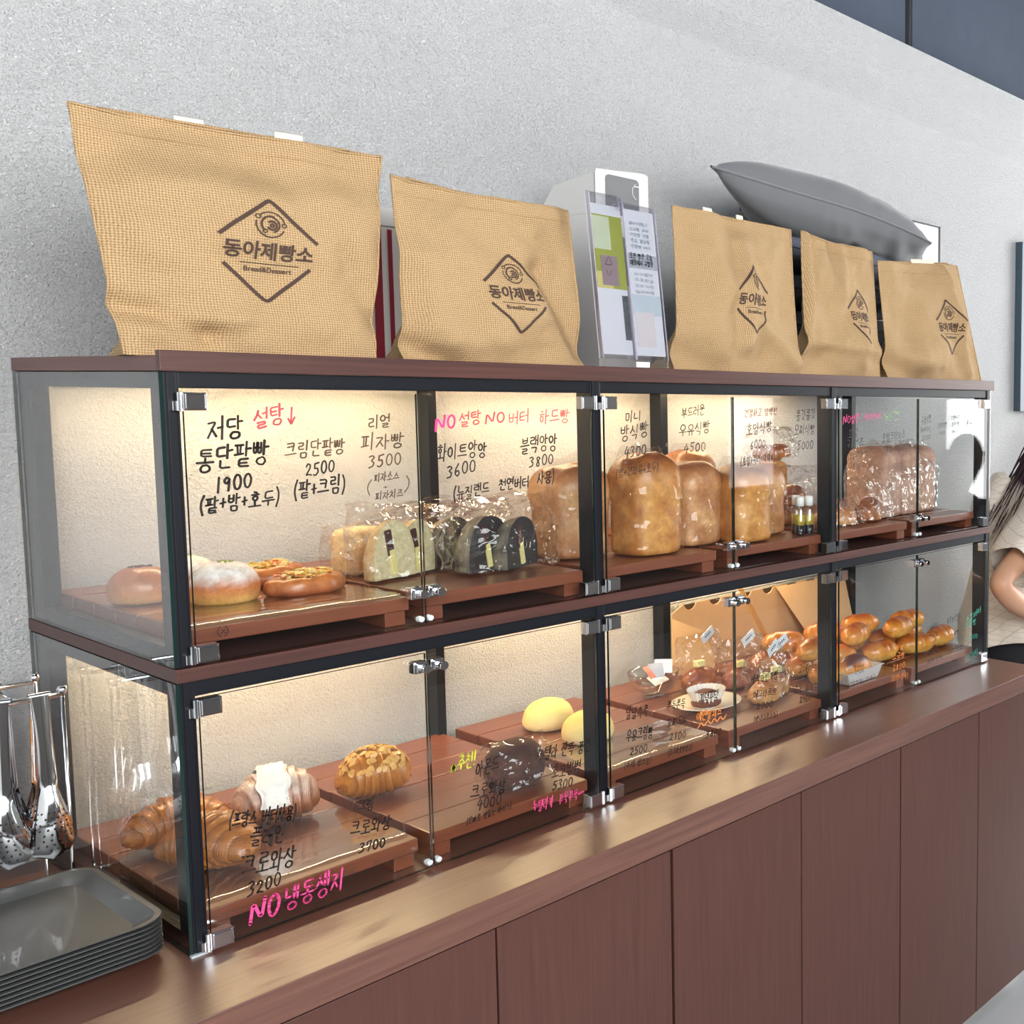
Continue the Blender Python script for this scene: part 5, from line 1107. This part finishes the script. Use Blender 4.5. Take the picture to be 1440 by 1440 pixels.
# ================================================================ PERSON
SKIN = plain('warm_skin', srgb(206, 158, 128), .5, 0, 0, 20, .06, 200, .1, .0005, .08)
def skinned(name, verts, edges, radii, mat, parent, sub=2, root=0):
    me = bpy.data.meshes.new(name); off = wloc(parent); me.from_pydata([tuple(Vector(v)-off) for v in verts], edges, []); me.materials.append(mat)
    o = bpy.data.objects.new(name, me); col.objects.link(o); o.parent = parent
    sk = o.modifiers.new('skin', 'SKIN'); sk.use_smooth_shade = True
    for v, r in zip(me.skin_vertices[0].data, radii): v.radius = r if isinstance(r, tuple) else (r, r)
    for i, v in enumerate(me.skin_vertices[0].data): v.use_root = (i == root)
    s = o.modifiers.new('sub', 'SUBSURF'); s.levels = sub; s.render_levels = sub; return o
BX_, BY_ = 2.44, .262
t = thing('person', 'long haired person in cream checked blouse and black trousers, elbow bent, seen from behind', 'person', (BX_, BY_, FZ))
V = [(BX_, BY_, -.02), (BX_+.01, BY_, .14), (BX_+.05, BY_, .30), (BX_+.15, BY_, .40), (BX_+.23, BY_, .475), (BX_+.30, BY_, .54), (BX_+.35, BY_, .59)]
E_ = [(i, i+1) for i in range(6)]; Rr = [(.10, .12), (.08, .10), (.055, .07), (.04, .05), (.05, .06), (.048, .05), (.05, .05)]
def limb(path, radii, root):
    global V, E_, Rr
    b = len(V); V += path; Rr += radii; E_.append((root, b)); E_ += [(b+i, b+i+1) for i in range(len(path)-1)]; return b+len(path)-1
wr = limb([(BX_+.08, BY_-.10, .39), (BX_-.05, BY_-.155, .345), (BX_-.22, BY_-.175, .265), (BX_-.385, BY_-.185, .19), (BX_-.31, BY_-.195, .125), (BX_-.19, BY_-.205, .065), (BX_-.11, BY_-.215, .01)], [.030, .036, .042, .040, .040, .033, .026], 3)
wl = limb([(BX_+.14, BY_+.12, .42), (BX_+.13, BY_+.135, .42), (BX_+.10, BY_+.14, .30), (BX_+.12, BY_+.14, .20), (BX_+.20, BY_+.12, .14), (BX_+.28, BY_+.10, .10), (BX_+.34, BY_+.08, .08)], [.06, .05, .044, .040, .038, .032, .026], 3)
for s in (-1, 1): limb([(BX_, BY_+s*.09, -.10), (BX_, BY_+s*.095, -.30), (BX_+.01, BY_+s*.095, -.46), (BX_-.01, BY_+s*.095, -.68), (BX_-.02, BY_+s*.095, FZ+.075), (BX_+.08, BY_+s*.10, FZ+.035), (BX_+.15, BY_+s*.10, FZ+.028)], [.095, .08, .058, .052, .04, .036, .028], 0)
def hand(wi, dirv, sidev, up):
    w_ = Vector(V[wi]); dv = Vector(dirv).normalized(); sv = Vector(sidev).normalized(); uz = Vector(up).normalized()
    p = limb([tuple(w_+dv*.045), tuple(w_+dv*.075)], [(.030, .018), (.034, .017)], wi)
    for k, (o_, ln_) in enumerate(((-.027, .060), (-.009, .070), (.009, .066), (.027, .052))):
        b0 = w_+dv*.095+sv*o_; limb([tuple(b0), tuple(b0+dv*ln_*.5-uz*.006), tuple(b0+dv*ln_*.85-uz*.022)], [.0095, .0085, .0075], p)
    b0 = w_+dv*.05-sv*.036; limb([tuple(b0), tuple(b0-sv*.014+dv*.028-uz*.006), tuple(b0-sv*.016+dv*.05-uz*.012)], [.012, .010, .0085], p-1)
hand(wr, (.9, -.15, -.55), (.1, 1, 0), (.4, 0, 1)); hand(wl, (.9, -.4, -.2), (.3, 1, 0), (0, 0, 1))
skinned('body', V, E_, Rr, SKIN, t)
# head with a face (looking away, +x)
hc = Vector((BX_+.40, BY_, .67)); mb = MB()
def headf(a, b):
    th = 2*PI*a; ph = PI*b-PI/2; d = Vector((math.cos(ph)*math.cos(th), math.cos(ph)*math.sin(th), math.sin(ph)))
    x, y, z = d.x*.098, d.y*.076, d.z*.115
    if z < 0: y *= 1+z*2.2; x *= 1+z*1.4 if d.x < 0 else 1+z*.5
    if d.x > .5:
        x += .020*math.exp(-((d.y/.13)**2+((d.z+.12)/.16)**2)); x -= .010*math.exp(-(((abs(d.y)-.36)/.16)**2+((d.z-.06)/.12)**2)); x += .006*math.exp(-((d.y/.25)**2+((d.z+.45)/.06)**2)); x += .008*math.exp(-((d.y/.3)**2+((d.z+.82)/.14)**2))
    return tuple(hc+Vector((x, y, z)))
mb.grid(headf, 48, 36, wrapu=True); mb.build('head', SKIN, t, True)
for s in (-1, 1):
    MB().lathe([(0, -.012), (.009, -.009), (.0125, 0), (.009, .009), (0, .012)], 0, 0, 14, R=Matrix.Translation(hc+Vector((.082, s*.030, .006)))).build('eye', plain('eye_white', srgb(236, 234, 230), .2, 0, .5), t, True)
    MB().cyl(hc+Vector((.0935, s*.030, .006)), hc+Vector((.0955, s*.030, .006)), .0055, 12).build('iris', plain('dark_iris', srgb(40, 26, 20), .2), t)
    mb = MB(); mb.grid(lambda a, b, s=s: tuple(hc+Vector((-.005+.018*math.cos(2*PI*a)*math.sin(PI*b), s*(.074+.012*abs(math.sin(PI*b))*.6), .0+.030*math.cos(PI*b)))), 12, 10, wrapu=True); mb.build('ear', SKIN, t, True)
MB().tube([hc+Vector((.094, -.022, -.052)), hc+Vector((.102, -.008, -.050)), hc+Vector((.102, .008, -.050)), hc+Vector((.094, .022, -.052))], .0045, 8).build('lips', plain('lip_red', srgb(176, 84, 84), .4), t, True)
HAIR = plain('dark_brown_hair', srgb(52, 30, 34), .42, 0, .3, 300, .5)
mb = MB()
def hairf(a, b):
    th = .42*PI+1.16*PI*a; ph = PI/2-b*PI*.62 if b < .5 else None; r = 1.13
    if b < .5: d = Vector((math.cos(ph)*math.cos(th), math.cos(ph)*math.sin(th), math.sin(ph))); p = hc+Vector((d.x*.108, d.y*.088, d.z*.124+.004))
    else:
        q = (b-.5)/.5; d = Vector((math.cos(th), math.sin(th), 0)); p = hc+Vector((d.x*(.108-.0*q)-.28*q, d.y*(.088+.03*q)-.02*q, .028-.30*q))
    return tuple(p+Vector((.008*nz(a*26, b*1.5), .008*nz(a*26, 5, b*1.5), 0)))
mb.grid(hairf, 60, 26); mb.build('hair', HAIR, t, True)
r_ = random.Random(2); hb = MB()
for i in range(240):
    a = r_.uniform(.5*PI, 1.5*PI); p0 = hc+Vector((math.cos(a)*.107, math.sin(a)*.09, r_.uniform(-.02, .05))); s = r_.uniform(.7, 1.25)
    out = Vector((math.cos(a), math.sin(a)*1.2, 0)); wv = r_.uniform(0, 6)
    hb.tube([p0+out*(.004+.035*q*s+.012*math.sin(q*5+wv))+Vector((-.30*q*s, -.03*q, -.34*q*s)) for q in (0, .2, .4, .6, .8, 1)], [.003, .0035, .0035, .003, .002, .0005], 4, False)
for i in range(26):      # loose strands fanning over the back of the right shoulder
    s = r_.uniform(.6, 1.15); y_ = BY_-.06-.09*r_.random(); p0 = hc+Vector((-.09, y_-BY_, -.08))
    hb.tube([p0+Vector((-.10*q*s-.04*q*q*r_.uniform(.6, 1.4), -.05*q*s, -.22*q*s+.02*math.sin(q*4+i))) for q in (0, .25, .5, .75, 1)], [.0012, .0011, .001, .0008, .0004], 4, False)
hb.build('hair_strands', HAIR, t, kind='stuff')
# blouse
m, nt, p = nodes('cream_checked_cotton'); v = coords(nt); wx = N(nt, 'ShaderNodeTexBrick', Scale=22.0); wx.inputs['Mortar Size'].default_value = .022; wx.inputs['Brick Width'].default_value = .4; wx.inputs['Row Height'].default_value = .4; wx.offset = 0
nt.links.new(coords(nt, (1, 1, 1)), wx.inputs['Vector']); mp_ = N(nt, 'ShaderNodeMapping'); mp_.inputs['Rotation'].default_value = (PI/2, .5, .3); nt.links.new(v, mp_.inputs[0]); nt.links.new(mp_.outputs[0], wx.inputs['Vector'])
nt.links.new(mix(nt, wx.outputs['Fac'], srgb(222, 214, 202), srgb(204, 192, 178)), p.inputs['Base Color']); p.inputs['Roughness'].default_value = .85
bump(nt, p, noisetex(nt, v, 14, 4), .5, .02); BLOUSE = m
mb = MB()
def blo(a, b):
    th = 2*PI*a; z = -.075+.585*b; w_ = .185-.02*math.sin(PI*b)+.015*(1-b); d_ = .185+.03*(1-b)-.02*b
    if b > .84: k = (b-.84)/.16; w_ *= 1-.56*k**3; d_ *= 1-.50*k**3
    f = 1+.07*math.sin(th*5+b*3)*(1-b)*.8+.10*nz(math.cos(th)*1.5, math.sin(th)*1.5, b*3)+.03*nz(math.cos(th)*5, math.sin(th)*5, b*9)
    z_ = z-(.10*max(0, math.cos(th))*-1 if b < .05 else 0); return (BX_+.01+.27*b**2+d_*math.cos(th)*f, BY_+w_*math.sin(th)*f, z_+(.03*math.sin(th*2)*(1-b)))
mb.grid(blo, 72, 44, wrapu=True)
for s in (-1, 1):
    if s < 0: path = [(BX_+.16, BY_-.04, .43), (BX_+.09, BY_-.09, .42), (BX_+.0, BY_-.135, .395), (BX_-.11, BY_-.165, .35), (BX_-.20, BY_-.175, .295), (BX_-.285, BY_-.18, .245)]
    else: path = [(BX_+.13, BY_+.08, .43), (BX_+.13, BY_+.12, .405), (BX_+.085, BY_+.13, .38), (BX_+.10, BY_+.135, .30), (BX_+.11, BY_+.135, .24)]
    pp = [Vector(q) for q in path]
    def slv(a, b, pp=pp):
        u = b*(len(pp)-1); i = min(len(pp)-2, int(u)); f = u-i; c = pp[i].lerp(pp[i+1], f); tn = (pp[min(i+2, len(pp)-1)]-pp[i]).normalized(); A = tn.cross(Vector((0, 1, .2))).normalized(); B = tn.cross(A)
        r = (.088+.004*b-.012*(b > .97))*min(1, .8+b*1.6); r *= 1+.14*nz(math.cos(2*PI*a)*2, math.sin(2*PI*a)*2, b*4+pp[0].y*9); return tuple(c+r*(math.cos(2*PI*a)*A+math.sin(2*PI*a)*B)-Vector((0, 0, .018*b)))
    mb.grid(slv, 32, 26, wrapu=True)
mb.build('blouse', BLOUSE, t, True)
mb = MB()
mb.grid(lambda a, b: (BX_+.02*(1-b)+(.118+.03*math.sin(PI*b))*math.cos(2*PI*a)*(1+.02*nz(a*9, b*4)), BY_+(.145+.03*math.sin(PI*b))*math.sin(2*PI*a), .07-.27*b), 48, 14, wrapu=True, flip=True)
for s in (-1, 1):
    mb.tube([(BX_+.01, BY_+s*.085, -.14), (BX_, BY_+s*.09, -.24), (BX_+.005, BY_+s*.092, -.36), (BX_+.01, BY_+s*.093, -.48), (BX_, BY_+s*.094, -.62), (BX_-.01, BY_+s*.095, -.76), (BX_-.015, BY_+s*.096, FZ+.05)], [.098, .102, .096, .088, .084, .082, .080], 24)
mb.build('trousers', plain('black_trouser_cloth', srgb(30, 30, 36), .85, 0, 0, 30, .2), t, True)
for s in (-1, 1):
    dome(BX_+.055, BY_+s*.098, FZ+.001, .135, .05, .085, lambda a, b, t_, p: (1, 1, 1), .02, 1, low=.2).build('shoe', plain('dark_shoe', srgb(40, 38, 40), .5), t, True)
w0 = Vector(V[wr]); dv = (w0-Vector(V[wr-1])).normalized(); A = dv.cross(Vector((0, 0, 1))).normalized(); B = dv.cross(A)
MB().tube([w0-dv*.012+.034*(math.cos(k*PI/8)*A+math.sin(k*PI/8)*B) for k in range(17)], .0045, 8, False).build('bracelet', plain('black_bead_cord', srgb(24, 22, 24), .4), t, True)

# a second person, just outside the frame on the right, whose reflection stands in the last glass door
t2 = dup(t); t2.scale = (.88, .88, .88); t2.location = (2.86, -1.0, FZ); tag(t2, 'dark haired person in black top, seen only as reflection in the rightmost upper glass door', 'person')
BLK = plain('black_top_cloth', srgb(26, 28, 34), .85, 0, 0, 30, .2)
for ch in t2.children:
    if ch.name.startswith('blouse'): ch.name = 'top'; ch.material_slots[0].link = 'OBJECT'; ch.material_slots[0].material = BLK
    if ch.name.startswith('hair'): ch.material_slots[0].link = 'OBJECT'; ch.material_slots[0].material = plain('black_hair', srgb(26, 22, 24), .5)
# ---------------------------------------------------------------- raise everything from worktop coordinates to floor level at z = 0
for o in list(bpy.data.objects):
    if o.parent is None and o.type != 'CAMERA': o.location.z += H0
